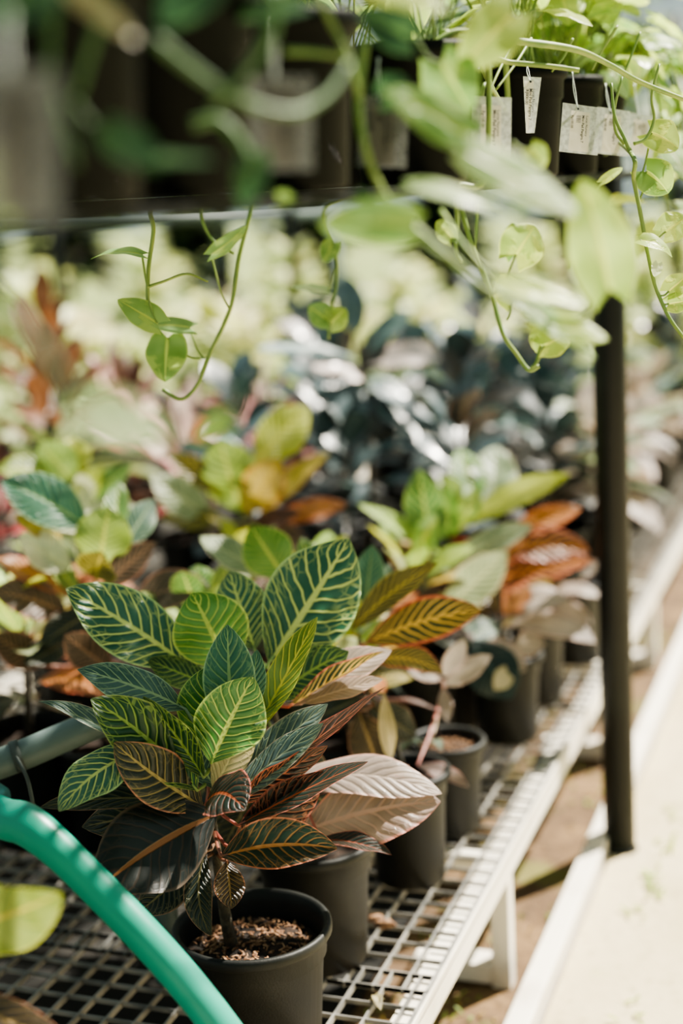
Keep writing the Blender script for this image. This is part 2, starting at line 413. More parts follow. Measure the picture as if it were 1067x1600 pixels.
# ------------------------------------------------------------------ benches
def bench(x0, x1, y0, y1, label, over=None, legs=(), fine=True, group=None):
    t = thing('mesh_bench', label, 'bench', ((x0 + x1) / 2, (y0 + y1) / 2, 0), group)
    o = t.location.copy()
    def panel(ya, yb, off, zz):
        mb = MB(); pt = .05; lw, cw = .0030, .0024
        x = x1 - .03 - off
        while x > x0 + .01:
            mb.box((x - lw / 2, ya, zz - .011), (x + lw / 2, yb, zz)); x -= pt
        y = ya + .004
        while y < yb:
            mb.box((x0 + .01, y - cw / 2, zz - .0085), (x1 - .004, y + cw / 2, zz - .0008)); y += pt
        for ex in (x1 - .006,): mb.box((ex - .003, ya, zz - .012), (ex + .003, yb, zz + .0015))
        mb.build('mesh_panel', M_MESH, t, o, smooth=False)
    if over:
        panel(y0, over + .055, 0, BT); panel(over, y1, .018, BT + .0012)
    else: panel(y0, y1, 0, BT)
    # angle rail
    for xa, xb in ((x1 - .006, x1), (x0, x0 + .006)):
        mb = MB(); mb.box((xa, y0, BT - .058), (xb, y1, BT - .001)); mb.box((min(xa, x1 - .045), y0, BT - .018), (max(xb, x0 + .045) if xa < x0 + .01 else x1, y1, BT - .0125)); mb.build('side_rail', M_WHITE, t, o, smooth=False, bevel=.0015)
    for y in legs:
        for xa in (x1 - .042, x0 + .004):
            mb = MB(); mb.box((xa, y - .02, .0), (xa + .038, y + .02, BT - .019)); mb.build('leg', M_WHITE, t, o, smooth=False, bevel=.002)
        mb = MB(); mb.box((x0 + .044, y - .015, BT - .055), (x1 - .044, y + .015, BT - .019)); mb.build('crossbar', M_WHITE, t, o, smooth=False)
        mb = MB(); mb.box((x1 - .20, y - .03, .017), (x1 - .0425, y + .03, .055)); mb.build('foot_beam', M_WHITE, t, o, smooth=False)
    return t
bench(-2.17, -.671, .4, 3.50, 'nearest white steel bench with wire mesh top, carrying the croton pots', 2.15, (.9, 2.72))
bench(-2.17, -.671, 3.525, 7.6, 'white steel mesh bench continuing behind the black post', None, (3.95, 4.75, 6.9))
bench(-3.75, -2.25, 1.6, 7.6, 'mesh bench at the far left carrying red and pink strap leaved plants', None, (2.2, 6.8))

# ------------------------------------------------------------------ posts
def post(x, y, z0, z1, r, label, cat='post', group=None):
    t = thing('black_post', label, cat, (x, y, z0), group)
    mb = MB(); mb.tube([(x, y, z0), (x - .007 * (z1 - z0), y, z1)], r, 24); mb.build('pole', M_POST, t, (x, y, z0))
    mb = MB(); mb.lathe([(0, 0), (r + .006, 0), (r + .006, .003), (r + .002, .005), (r, .012)], (x, y, z0), 24); mb.build('foot_plate', M_POST, t, (x, y, z0))
    return t
post(-.571, 3.38, .012, 2.45, .037, 'tall round black post standing at the path edge beside the bench')

# ------------------------------------------------------------------ upper shelf
SH = 1.572
t = thing('hanging_shelf', 'narrow black slatted shelf holding the trailing pothos pots overhead', 'shelf', (-.56, 1.8, SH))
o = V((-.56, 1.8, SH)); mb = MB()
for x in (-.885, -.84, -.79, -.74, -.69, -.635, -.60, -.56, -.53): mb.box((x - .006, .1, SH - .007), (x + .008, 3.34, SH))
y = .12
while y < 3.34: mb.box((-.89, y - .004, SH - .012), (-.515, y + .004, SH - .007)); y += .11
mb.build('slats', M_SHELF, t, o, smooth=False)
for x in (-.895, -.515):
    mb = MB(); mb.box((x - .004, .1, SH - .012), (x + .003, 3.34, SH - .001)); mb.build('side_bar', M_SHELF, t, o, smooth=False)
for y in (.35, 3.30):
    mb = MB(); mb.box((-.535 if y > 1 else -.58, y - .012, SH - .016), (-.512, y + .012, SH - .012)); mb.build('bracket', M_SHELF, t, o, smooth=False)
mb = MB(); mb.tube([(-.60, -2, 2.45), (-.60, 9, 2.45)], .02, 12); struct(mb, 'trim_3', M_POST)
S.update({'pth': ('#7aa350', '#b9cf6a', '#a9c46a', 1, 0), 'pthy': ('#adc658', '#dbe37a', '#d3e080', 1, 0),
          'pth_shade': ('#2a4d33', '#55784a', '#4f744a', 1, 0), 'pthw': ('#9fbd8a', '#e3e8cc', '#d5e0b0', 1, 0),  # first entry is pothos green with shade put into the colour
          'mott': ('#7f8f30', '#c2b348', '#b3b34a', .3, 0), 'beige': ('#b9ad86', '#cfc49c', '#cfc49c', 1, 0)})
UPV = V((0, 0, 1))

def plant(name, label, cat, org, r, h, stem, leaves, Zc, chips=0, lowsplit=None, petmat=M_PET, stemmat=M_STEM, srad=.006, group=None, soil_drop=.035, lo_name='old_foliage', rim=.012, npet=True):
    """potted plant: pot, soil, stem, foliage; leaves given as TL arguments"""
    t = thing(name, label, cat, org, group)
    add_pot(t, V(org), r, h, soil_drop, chips=chips, rim=rim)
    sp = bez(stem, 6); sb = MB(); n = len(sp)
    sb.tube(sp, [srad * (1.25 - .7 * i / (n - 1)) for i in range(n)], 10)
    pb = MB(); hi = MB(); lo = MB()
    tops = sp[int(n * .45):]
    for q in leaves:
        kw = dict(q[5]) if len(q) > 5 else {}
        low = kw.pop('low', 0)
        B = P(q[0][0], q[0][1], kw.get('Z', Zc))
        Z = kw.pop('Z', Zc)
        s = min(tops, key=lambda a: (a - B).length + (.02 if a.z > B.z + .01 else 0))
        TL(lo if low else hi, q[0], q[1], q[2], q[3], Z, q[4], pet=((lo if low else hi), s, q[3]), **kw)
    sb.build('stem', stemmat, t, V(org))
    if hi.v: hi.build('foliage', M_CRO, t, V(org))
    if lo.v:
        x = lo.build(lo_name, M_CRO, t, V(org)); x['label'] = 'older dark leaves with red margins'
    return t

# ------------------------------------------------------------------ hero croton
def d_(**k): return k
org = V((-.876, 1.93, BT + .003))
plant('potted_croton', 'sharply focused croton in the nearest black pot, green above dark red leaves', 'potted plant', org, .120, .205,
      [org + V((-.03, -.01, .165)), P(352, 1430, 2.27), P(338, 1330, 2.23), P(327, 1235, 2.2), P(333, 1165, 2.19)],
 [  # ---- young green leaves
  ((330, 1192), (396, 1058), 118, 'gr', -.02, d_(Z=2.13, tilt=-12, fold=8, bend=6)),
  ((362, 1150), (355, 976), 88, 'teal', .0, d_(Z=2.17, fold=16)),
  ((395, 1150), (496, 964), 62, 'ylgr', .02, d_(Z=2.22, fold=22, tilt=25)),
  ((312, 1165), (330, 1040), 92, 'gr', .02, d_(Z=2.18, fold=14)),
  ((290, 1108), (121, 1046), 74, 'tealg', -.02, d_(Z=2.17, tilt=35, bend=14, fold=8, wave=.1)),
  ((308, 1235), (142, 1092), 104, 'dkgr', -.05, d_(Z=2.13, tilt=12, bend=26, fold=10)),
  ((318, 1215), (224, 1088), 72, 'dkgr', -.03, d_(Z=2.12, tilt=-25, bend=12, fold=14)),
  ((332, 1235), (388, 1105), 62, 'cream', .0, d_(Z=2.16, tilt=0, bend=-10, fold=4)),
  ((336, 1232), (292, 1150), 52, 'tealg', .0, d_(Z=2.17, fold=4)),
  ((352, 1170), (445, 1080), 45, 'ylgr', .03, d_(Z=2.2, tilt=40)),
  ((390, 1120), (402, 1015), 40, 'teal', .01, d_(Z=2.2)),
  # ---- outer, older leaves
  ((262, 1195), (60, 1096), 60, 'gry', -.04, d_(Z=2.15, tilt=58, bend=16, fold=24, low=1)),
  ((240, 1168), (92, 1268), 84, 'dk', -.10, d_(Z=2.12, tilt=30, bend=34, fold=14, curl=.3, low=1)),
  ((318, 1262), (178, 1160), 96, 'dkol', -.10, d_(Z=2.15, tilt=24, bend=-4, fold=16, low=1)),
  ((312, 1258), (62, 1262), 52, 'dark', -.10, d_(Z=2.18, tilt=50, bend=26, fold=10, low=1)),
  ((322, 1255), (383, 1266), 96, 'dkred', -.09, d_(Z=2.12, tilt=38, bend=44, fold=6, curl=.2, low=1)),
  ((340, 1272), (150, 1392), 150, 'dkt', -.12, d_(Z=2.14, tilt=10, bend=20, fold=6, low=1)),
  ((330, 1262), (128, 1292), 90, 'dark', -.04, d_(Z=2.2, tilt=30, bend=10, low=1)),
  ((322, 1330), (330, 1462), 50, 'dark', -.05, d_(Z=2.18, bend=-30, fold=20, low=1)),
  ((300, 1340), (215, 1425), 70, 'dark', -.03, d_(Z=2.2, bend=-10, fold=14, low=1)),
  ((346, 1338), (527, 1326), 96, 'dkor', -.06, d_(Z=2.12, tilt=26, bend=24, fold=28, low=1)),
  ((352, 1245), (512, 1100), 66, 'gry', .02, d_(Z=2.17, tilt=30, bend=10, fold=8, low=1)),
  ((352, 1255), (505, 1130), 58, 'gry', .0, d_(Z=2.14, tilt=35, bend=8, fold=4, low=1)),
  ((365, 1262), (602, 1074), 62, 'red', .06, d_(Z=2.16, tilt=62, bend=6, fold=18, low=1)),
  ((372, 1255), (512, 1165), 74, 'rnet', .02, d_(Z=2.14, tilt=-40, bend=4, fold=10, low=1)),
  ((372, 1290), (575, 1190), 58, 'dkred', .02, d_(Z=2.13, tilt=52, bend=10, fold=16, low=1)),
  ((368, 1330), (505, 1205), 92, 'rnet', .0, d_(Z=2.15, tilt=-15, bend=2, fold=12, low=1)),
  ((360, 1340), (480, 1240), 80, 'dark', .05, d_(Z=2.2, tilt=10, low=1)),
  ((355, 1345), (362, 1420), 50, 'brn', -.02, d_(Z=2.2, tilt=0, low=1)),
  ((345, 1240), (420, 1180), 60, 'dark', .02, d_(Z=2.2, tilt=10, low=1)),
 ], 2.15, chips=420, srad=.0085, lo_name='lower_foliage', soil_drop=.042)

# ------------------------------------------------------------------ the crotons behind it along the bench edge
org = V((-.885, 2.22, BT + .003))
plant('potted_croton', 'croton with the largest yellow veined green leaf, directly behind the nearest pot', 'potted plant', org, .104, .215,
      [org + V((0, 0, .18)), org + V((-.02, -.02, .30)), P(430, 1120, 2.42), P(415, 1040, 2.4)],
 [((420, 1035), (545, 842), 150, 'dk', .02, d_(Z=2.38, fold=8, tilt=0, bend=-6)),
  ((398, 1015), (358, 892), 92, 'dk', .02, d_(Z=2.44, fold=8)),
  ((356, 1045), (300, 926), 126, 'brt', -.02, d_(Z=2.34, fold=8, tilt=0, bend=6)),
  ((296, 1042), (103, 920), 112, 'dk', -.06, d_(Z=2.36, tilt=14, bend=10, fold=6)),
  ((340, 1075), (230, 1030), 52, 'dkgr', -.03, d_(Z=2.36, tilt=30)),
  ((425, 1092), (545, 1018), 76, 'dkgr', .0, d_(Z=2.36, tilt=20, bend=12)),
  ((455, 1100), (612, 1016), 78, 'pale', .03, d_(Z=2.36, tilt=35, bend=14)),
  ((450, 1105), (600, 1018), 60, 'yred', .0, d_(Z=2.33, tilt=70, bend=4, fold=20)),
  ((470, 1100), (598, 1062), 44, 'pale', .0, d_(Z=2.33, tilt=50, bend=6)),
  ((440, 1040), (470, 935), 60, 'ylgr', .06, d_(Z=2.42)),
  ((440, 1225), (690, 1240), 84, 'pale', -.04, d_(Z=2.36, tilt=50, bend=44, fold=12, curl=.2, low=1)),
  ((470, 1300), (688, 1252), 116, 'pnk', -.02, d_(Z=2.34, tilt=26, bend=22, fold=10, low=1)),
  ((500, 1312), (612, 1336), 40, 'dkred', -.02, d_(Z=2.3, tilt=50, bend=14, fold=26, low=1)),
  ((440, 1250), (640, 1195), 60, 'red', .0, d_(Z=2.36, tilt=62, bend=14, fold=14, low=1)),
  ((430, 1200), (560, 1290), 90, 'dark', .05, d_(Z=2.45, tilt=20, low=1)),
  ((420, 1180), (520, 1230), 80, 'dark', .05, d_(Z=2.45, tilt=10, low=1)),
  ((408, 1150), (240, 1185), 90, 'dark', .03, d_(Z=2.42, tilt=30, bend=10, low=1)), ((412, 1170), (270, 1275), 96, 'dark', .02, d_(Z=2.42, tilt=15, bend=10, low=1)),
  ((405, 1130), (225, 1115), 84, 'brn', .05, d_(Z=2.46, tilt=40, bend=14, low=1)), ((418, 1200), (345, 1330), 84, 'dark', .02, d_(Z=2.42, low=1)),
  ((425, 1210), (450, 1330), 76, 'dark', .0, d_(Z=2.42, low=1)), ((410, 1110), (300, 1090), 70, 'dkgr', .08, d_(Z=2.5, tilt=40, bend=10, low=1)),
 ], 2.4, lo_name='lower_foliage')

org = V((-.822, 2.545, BT + .003))
plant('potted_croton', 'croton with yellow and red edged leaves, third pot back along the bench edge', 'potted plant', org, .083, .215,
      [org + V((0, 0, .18)), org + V((-.03, .0, .30)), P(575, 1080, 2.78), P(560, 990, 2.76)],
 [((548, 985), (684, 880), 56, 'olive', .0, d_(Z=2.74, tilt=30, bend=16, fold=16)),
  ((572, 1005), (752, 953), 74, 'yred', -.05, d_(Z=2.74, tilt=22, bend=18, fold=10)),
  ((585, 1030), (692, 1052), 56, 'yred', -.06, d_(Z=2.72, tilt=40, bend=22, fold=14)),
  ((446, 905), (392, 822), 82, 'brt', .0, d_(Z=2.86, fold=4)),
  ((570, 950), (582, 852), 52, 'teal', .02, d_(Z=2.85)),
  ((585, 960), (608, 880), 40, 'tealg', .04, d_(Z=2.87)),
  ((420, 900), (312, 838), 60, 'plgr', .0, d_(Z=2.9, tilt=40)),
  ((520, 950), (470, 840), 60, 'gr', .04, d_(Z=2.86)),
  ((600, 1085), (608, 1190), 34, 'cream', .02, d_(Z=2.7, fold=30, low=1)),
  ((565, 1090), (470, 1130), 60, 'dark', .03, d_(Z=2.76, tilt=30, low=1)),
  ((560, 1110), (595, 1210), 70, 'brn', .05, d_(Z=2.76, low=1)),
  ((575, 1100), (650, 1150), 60, 'dark', .06, d_(Z=2.8, low=1)),
 ], 2.78, lo_name='lower_foliage')
# small nearly bare pot
org = V((-.812, 2.785, BT + .003))
plant('potted_seedling', 'small pot of brown soil with thin stem and pale young leaves at bench edge', 'potted plant', org, .079, .185,
      [org + V((-.015, 0, .15)), org + V((-.02, 0, .22)), P(690, 1090, 3.02), P(694, 1050, 3.0)],
 [((692, 1058), (726, 998), 34, 'pale', -.02, d_(fold=18)), ((690, 1062), (632, 1036), 32, 'pale', -.03, d_(tilt=20)),
  ((694, 1072), (768, 1024), 38, 'pale', -.02, d_(tilt=20)), ((692, 1075), (700, 1128), 24, 'pale', -.04, {}),
  ((668, 1158), (618, 1180), 18, 'gry', -.03, d_(Z=2.98, tilt=60, bend=20)), ((672, 1160), (690, 1172), 16, 'gry', -.08, d_(Z=2.98, tilt=50, bend=16)),
  ((652, 1196), (732, 1230), 34, 'pnk', -.05, d_(Z=2.86, tilt=40, bend=10))],
 3.0, chips=160, srad=.003, stemmat=M_STEMR, soil_drop=.025)

org = V((-.815, 3.30, BT + .003))
plant('potted_croton', 'croton with pale sunlit drooping leaves over a broad black pot near the post', 'potted plant', org, .088, .205,
      [org + V((0, 0, .17)), org + V((.0, 0, .28)), P(782, 1000, 3.45), P(784, 955, 3.45)],
 [((788, 968), (892, 940), 62, 'pale', -.04, d_(tilt=45, bend=34, curl=.2)), ((790, 978), (930, 1004), 56, 'pale', -.06, d_(tilt=45, bend=34, curl=.2)),
  ((745, 1002), (822, 1048), 50, 'pale', -.05, d_(Z=3.38, tilt=15)), ((800, 1010), (852, 1006), 46, 'pale', -.05, d_(tilt=20, bend=4)),
  ((738, 1000), (800, 1092), 84, 'rub', -.04, d_(Z=3.36, fold=4)), ((800, 1040), (772, 1078), 32, 'cream', -.06, d_(Z=3.34)),
  ((780, 975), (720, 1010), 50, 'gry', -.04, d_(tilt=30, bend=10)), ((785, 980), (860, 905), 45, 'olive', .05, d_(tilt=20)),
  ((780, 960), (740, 880), 50, 'brn', .05, {}), ((785, 960), (830, 920), 44, 'orn', .0, d_(tilt=30))],
 3.45)
org = V((-.80, 3.57, BT + .003))
plant('potted_croton', 'dark small croton tucked between the pale leaved croton and the post', 'potted plant', org, .075, .205,
      [org + V((0, 0, .17)), org + V((0, 0, .26)), P(850, 935, 3.75), P(850, 900, 3.75)],
 [((852, 930), (942, 935), 30, 'pale', -.02, d_(tilt=50, bend=24)), ((850, 935), (925, 975), 34, 'pale', -.03, d_(tilt=30, bend=6)),
  ((850, 930), (800, 900), 40, 'dark', 0, {}), ((850, 925), (880, 870), 40, 'brn', 0, {}), ((850, 925), (830, 860), 40, 'gry', 0, {})], 3.75)
org = V((-.775, 3.90, BT + .003))
plant('potted_croton', 'black pot half hidden by the post with a low dark croton', 'potted plant', org, .085, .22,
      [org + V((0, 0, .18)), org + V((0, 0, .26)), org + V((0, 0, .34))],
 [((890, 900), (935, 880), 40, 'pale', -.02, d_(Z=4.0, tilt=40)), ((890, 905), (850, 870), 44, 'dark', 0, d_(Z=4.0)), ((893, 905), (905, 850), 40, 'rub', 0, d_(Z=4.0))], 4.0)

# croton left of the post, in soft focus
def pot_under(px, py, Z, drop=None):
    p = P(px, py, Z); return V((p.x, p.y, BT + .003))
o2 = pot_under(705, 850, 3.62)
plant('potted_croton', 'tall croton left of the post with upright green, yellow and red banded leaves', 'potted plant', o2, .10, .22,
      [o2 + V((0, 0, .18)), o2 + V((0, 0, .3)), P(705, 900, 3.6), P(700, 830, 3.6)],
 [((674, 862), (654, 733), 68, 'gr', 0, d_(fold=10)), ((690, 868), (560, 788), 34, 'lime', -.05, d_(tilt=40, bend=8)),
  ((700, 850), (700, 760), 40, 'brt', 0, {}), ((745, 790), (718, 700), 56, 'gr', .1, d_(Z=3.66)), ((765, 800), (775, 697), 78, 'plgr', .08, d_(Z=3.68)),
  ((722, 825), (890, 742), 46, 'yel', -.03, d_(tilt=25, bend=18)), ((715, 800), (690, 742), 46, 'lime', .04, {}), ((722, 820), (745, 765), 40, 'lime', 0, {}),
  ((702, 882), (832, 822), 54, 'plgr', -.08, d_(tilt=30, bend=6)), ((692, 955), (792, 862), 68, 'plgr', -.1, d_(Z=3.5, tilt=10)),
  ((790, 840), (908, 794), 44, 'orn', .0, d_(tilt=25, bend=8)), ((770, 868), (922, 862), 62, 'redl', -.05, d_(tilt=28, bend=26)),
  ((745, 915), (928, 876), 60, 'redl', -.08, d_(tilt=35, bend=12)), ((735, 880), (826, 850), 44, 'orn', -.05, d_(tilt=20)),
  ((700, 915), (600, 850), 50, 'pnkd', -.05, d_(tilt=25, low=1)), ((705, 930), (610, 930), 46, 'pnkd', -.05, d_(tilt=30, bend=10, low=1)),
  ((705, 940), (640, 1010), 60, 'brn', -.05, d_(tilt=10, low=1)), ((710, 940), (760, 985), 56, 'brn', -.05, d_(low=1)),
  ((708, 935), (880, 930), 44, 'redl', -.02, d_(tilt=40, bend=10, low=1))], 3.6)
o2 = pot_under(395, 850, 3.75)
plant('potted_croton', 'croton with glowing yellow upright leaves and orange skirt leaves, centre of the bench', 'potted plant', o2, .10, .22,
      [o2 + V((0, 0, .18)), o2 + V((0, 0, .3)), P(395, 870, 3.75), P(395, 800, 3.75)],
 [((375, 800), (342, 684), 92, 'lime', -.02, d_(fold=4)), ((400, 725), (482, 636), 74, 'yel', .05, d_(fold=6, bend=6)),
  ((380, 800), (440, 718), 68, 'gold', -.02, d_(fold=14)), ((405, 806), (516, 708), 48, 'gold', -.03, d_(tilt=30, bend=14)),
  ((362, 780), (258, 708), 44, 'olive', -.03, d_(tilt=25, bend=8)), ((330, 815), (236, 745), 66, 'plgr', -.06, d_(tilt=15, bend=6)),
  ((350, 815), (250, 812), 50, 'olive', -.06, d_(tilt=20, bend=14)), ((420, 815), (542, 788), 40, 'orn', -.04, d_(tilt=30, bend=6, low=1)),
  ((385, 822), (470, 800), 36, 'red', -.05, d_(tilt=20, low=1)), ((390, 830), (310, 850), 46, 'brn', -.05, d_(tilt=30, low=1)),
  ((395, 830), (480, 850), 56, 'pnkd', -.05, d_(tilt=30, low=1)), ((395, 800), (420, 700), 50, 'orn', .05, {})], 3.75)
o2 = pot_under(140, 900, 3.0)
plant('potted_croton', 'croton at left with a broad lime leaf above pinkish striped lower leaves', 'potted plant', o2, .10, .22,
      [o2 + V((0, 0, .18)), o2 + V((0, 0, .28)), P(150, 960, 3.0), P(150, 890, 3.0)],
 [((156, 885), (172, 790), 92, 'lime', -.02, d_(fold=8)), ((138, 825), (2, 752), 84, 'teal', -.04, d_(tilt=18, bend=14, fold=8)),
  ((128, 832), (8, 772), 50, 'wht', -.05, d_(tilt=30, bend=0)), ((110, 890), (30, 834), 66, 'wht', -.04, d_(tilt=20)),
  ((100, 840), (22, 806), 34, 'gold', -.05, d_(tilt=20)), ((125, 930), (62, 850), 44, 'ylgr', -.02, d_(tilt=40)),
  ((150, 905), (160, 862), 72, 'olive', -.07, d_(Z=2.9)), ((118, 880), (118, 800), 44, 'plgr', 0, {}),
  ((160, 920), (244, 848), 54, 'pnkd', -.04, d_(tilt=15, bend=4)), ((205, 945), (328, 918), 70, 'pnkd', -.06, d_(tilt=24, bend=20)),
  ((110, 930), (-8, 872), 44, 'orn', -.05, d_(tilt=35, bend=10, low=1)), ((105, 960), (-12, 925), 72, 'pnkd', -.08, d_(tilt=20, bend=14, low=1)),
  ((172, 1045), (100, 992), 64, 'pnkd', -.1, d_(Z=2.85, low=1)), ((110, 1000), (38, 1040), 60, 'dark', -.1, d_(tilt=20, low=1)),
  ((70, 1040), (-10, 992), 60, 'pnkd', -.06, d_(tilt=10, low=1)), ((150, 960), (230, 1000), 60, 'brn', -.05, d_(tilt=20, low=1)),
  ((150, 950), (60, 1010), 60, 'dark', -.05, d_(tilt=20, low=1)), ((160, 980), (250, 960), 54, 'dark', -.02, d_(tilt=20, low=1)),
  ((178, 840), (186, 752), 44, 'gr', .08, {}), ((190, 860), (240, 780), 50, 'tealg', .08, {})], 3.0)
o2 = pot_under(95, 760, 3.6)
plant('potted_croton', 'yellow green croton at the left edge behind the lime leaf croton', 'potted plant', o2, .10, .22,
      [o2 + V((0, 0, .18)), o2 + V((0, 0, .3)), P(105, 820, 3.6), P(108, 750, 3.6)],
 [((90, 745), (-6, 735), 52, 'ylgr', -.04, d_(tilt=30, bend=12)), ((118, 755), (62, 692), 70, 'lime', 0, d_(fold=6)), ((124, 742), (112, 682), 60, 'yel', .05, {}),
  ((115, 790), (162, 728), 40, 'yel', -.03, {}), ((112, 770), (150, 760), 50, 'wht', -.05, {}), ((125, 790), (205, 725), 44, 'gr', .03, d_(tilt=20)),
  ((110, 790), (20, 790), 50, 'tealg', .03, d_(tilt=20)), ((110, 800), (210, 790), 50, 'wht', 0, d_(tilt=30))], 3.6)

# ------------------------------------------------------------------ plants grown by rule (background and fill)
def grow(name, org, rnd, kind, r=.1, h=.21, pal=None, H=.4, n=22, L=.18, W=.065, potted=True, fine=True):
    t = thing(name, None, None, org); org = V(org)
    if potted: add_pot(t, org, r, h, soil=fine, seg=24 if fine else 16, rnd=rnd)
    z0 = h - .04 if potted else 0
    top = org + V((rnd.uniform(-.03, .03), rnd.uniform(-.03, .03), H))
    sb = MB(); sb.tube([org + V((0, 0, z0)), (org + top) / 2 + V((rnd.uniform(-.015, .015), 0, z0 * .4)), top], [.008, .007, .004], 8)
    fb = MB()
    mt = M_SHRUB if name == 'garden_shrub' else {'cro': M_CRO, 'rub': M_FIC, 'strap': M_COR, 'bush': M_BUSH}[kind]
    nl, nw = (8, 4)
    for i in range(n):
        f = i / (n - 1)                                   # 0 low, 1 top
        az = i * 2.39996 + rnd.uniform(-.3, .3)
        b = org + V((0, 0, z0)) + (top - org - V((0, 0, z0))) * (.35 + .65 * f if kind != 'rub' else .2 + .8 * f)
        el = {'cro': -.25 + 1.35 * f, 'rub': .15 + .9 * f, 'strap': .1 + 1.25 * f, 'bush': -.1 + 1.2 * f}[kind] + rnd.uniform(-.2, .2)
        d = V((math.cos(az) * math.cos(el), math.sin(az) * math.cos(el), math.sin(el)))
        l = L * rnd.uniform(.75, 1.15) * (1 - .25 * f)
        s = b + d * l * .18
        T = s + d * l - V((0, 0, l * (.30 - .2 * f)))
        Ct = s + d * l * .55 + V((0, 0, l * .08))
        sb.tube([b, s], [.003, .0022], 5)
        N0 = UPV if abs(d.z) < .9 else V((-d.x, -d.y, .2))
        N0 = (N0 - V((d.x, d.y, 0)) * max(0, el) * 1.2)
        sty = rnd.choice(pal[min(len(pal) - 1, int(f * len(pal)))])
        leaf(fb, s, Ct, T, W * rnd.uniform(.85, 1.15), N0.normalized(), cols(sty, rnd, .15), rnd.uniform(-25, 25), rnd.uniform(6, 20), .1, .06,
             {'cro': 'cro', 'rub': 'rub', 'strap': 'strap', 'bush': 'lng'}[kind], nl, nw, rnd)
    sb.build('stem', M_STEM if kind != 'bush' else M_PET, t, org); fb.build('foliage', mt, t, org)
    return t

ORD = ['first', 'second', 'third', 'fourth', 'fifth', 'sixth', 'seventh', 'eighth', 'ninth', 'tenth', 'eleventh', 'twelfth', 'thirteenth', 'fourteenth', 'fifteenth', 'sixteenth', 'seventeenth', 'eighteenth', 'nineteenth', 'twentieth']
def scatter(name, cat, group, fmt, spots, protos, rnd, sc=(.9, 1.12)):
    """fmt gets the ordinal from the left of the photograph"""
    spots = sorted(spots, key=lambda s: proj((s[0], s[1], s[2] + .4))[0])
    used = set()
    for i, (x, y, z) in enumerate(spots):
        lab = fmt % ORD[i]; k = rnd.randrange(len(protos))
        if k not in used:
            used.add(k); r = protos[k]; r.location = (x, y, z); r.rotation_euler = (0, 0, rnd.uniform(0, 6.28)); f = rnd.uniform(*sc); r.scale = (f, f, f)
            r['label'] = lab; r['category'] = cat; r['group'] = group
        else:
            r = dup(protos[k], (x, y, z), rnd.uniform(0, 6.28), lab, group, rnd.uniform(*sc)); r['category'] = cat
    for k, p in enumerate(protos):
        if k not in used:
            for c in list(p.children): bpy.data.objects.remove(c)
            bpy.data.objects.remove(p)

rn = random.Random(21)
PC = [['dark', 'brn', 'dkred'], ['pnkd', 'dark', 'brn', 'red'], ['tealg', 'dk', 'pnkd'], ['gr', 'ylgr', 'plgr']]
PC2 = [['brn', 'red', 'dark'], ['orn', 'pnkd', 'olive'], ['yred', 'plgr', 'gold'], ['lime', 'yel', 'gr']]
pr = [grow('potted_croton', (0, 0, 0), rn, 'cro', pal=PC, H=.42, n=24), grow('potted_croton', (0, 0, 0), rn, 'cro', pal=PC2, H=.40, n=22)]
scatter('potted_croton', 'potted plant', 'filler crotons in the middle of the bench', 'half hidden croton in the shaded middle of the bench, %s from the left there',
        [(-1.62, 2.55, BT + .003), (-1.98, 2.75, BT + .003), (-1.22, 2.62, BT + .003), (-1.15, 3.0, BT + .003), (-1.42, 3.28, BT + .003), (-1.95, 3.25, BT + .003), (-1.0, 2.72, BT + .003), (-1.02, 3.28, BT + .003)], pr, rn)
PR = [['rubk', 'rub'], ['rub', 'rubb', 'rubk'], ['rub', 'rubb', 'rubg'], ['rubb', 'rub', 'brn']]
pr = [grow('rubber_plant', (0, 0, 0), rn, 'rub', r=.12, pal=PR, H=h_, n=26, L=.21, W=.095) for h_ in (.66, .58, .74)]
rows = [(3.98, [-1.78, -1.42, -1.12]), (4.55, [-1.62, -1.24, -1.0]), (5.15, [-1.95, -1.55, -1.2]), (5.85, [-1.9, -1.5, -1.15]), (6.6, [-1.8, -1.35, -.9])]
nm = ['nearest row', 'second row', 'third row', 'fourth row', 'back row']
for (y, xs), q in zip(rows, nm):
    prr = pr if q == 'nearest row' else [bpy.data.objects[p.name] for p in pr]
    sp = [(x + rn.uniform(-.04, .04), y + rn.uniform(-.08, .08), BT + .003) for x in xs]
    sp.sort(key=lambda s: proj((s[0], s[1], s[2] + .4))[0])
    for i, s in enumerate(sp):
        lab = 'dark glossy rubber plant on the rear bench, %s from the left in the %s' % (ORD[i], q)
        r = dup(rn.choice(pr), s, rn.uniform(0, 6.28), lab, 'rubber plants on the rear bench', rn.uniform(.9, 1.1)); r['category'] = 'potted plant'
for p in pr:
    for c in list(p.children): bpy.data.objects.remove(c)
    bpy.data.objects.remove(p)
S.update({'cpk': ('#d98c92', '#eec0bd', '#d98f92', .6, 0), 'cpl': ('#e3c6be', '#eedcd2', '#d9a09c', .6, 0), 'crd': ('#b8232e', '#c9525a', '#b9424a', .6, 0),
          'cor': ('#6f4426', '#8a5a34', '#8a5432', .6, 0), 'cdk': ('#3a241c', '#5a3a2a', '#6a3a2e', .5, 0), 'cgr': ('#6a7a3a', '#9aa050', '#8a8a4a', .5, 0),
          'b1': ('#c3cc86', '#e6e8b8', '#d9e0a8', .8, 0), 'b2': ('#93a868', '#cfd8a0', '#c3cf96', .8, 0), 'b3': ('#dcdcb4', '#f0eed6', '#e8e8c8', .8, 0), 'b4': ('#5a7350', '#9aac7c', '#8aa072', .8, 0)})
PK = [['cdk', 'crd'], ['cpk', 'cpl', 'crd'], ['cpk', 'cpl', 'cdk']]
PB = [['cdk', 'cgr'], ['cor', 'cdk', 'cor'], ['cor', 'cor', 'cdk']]
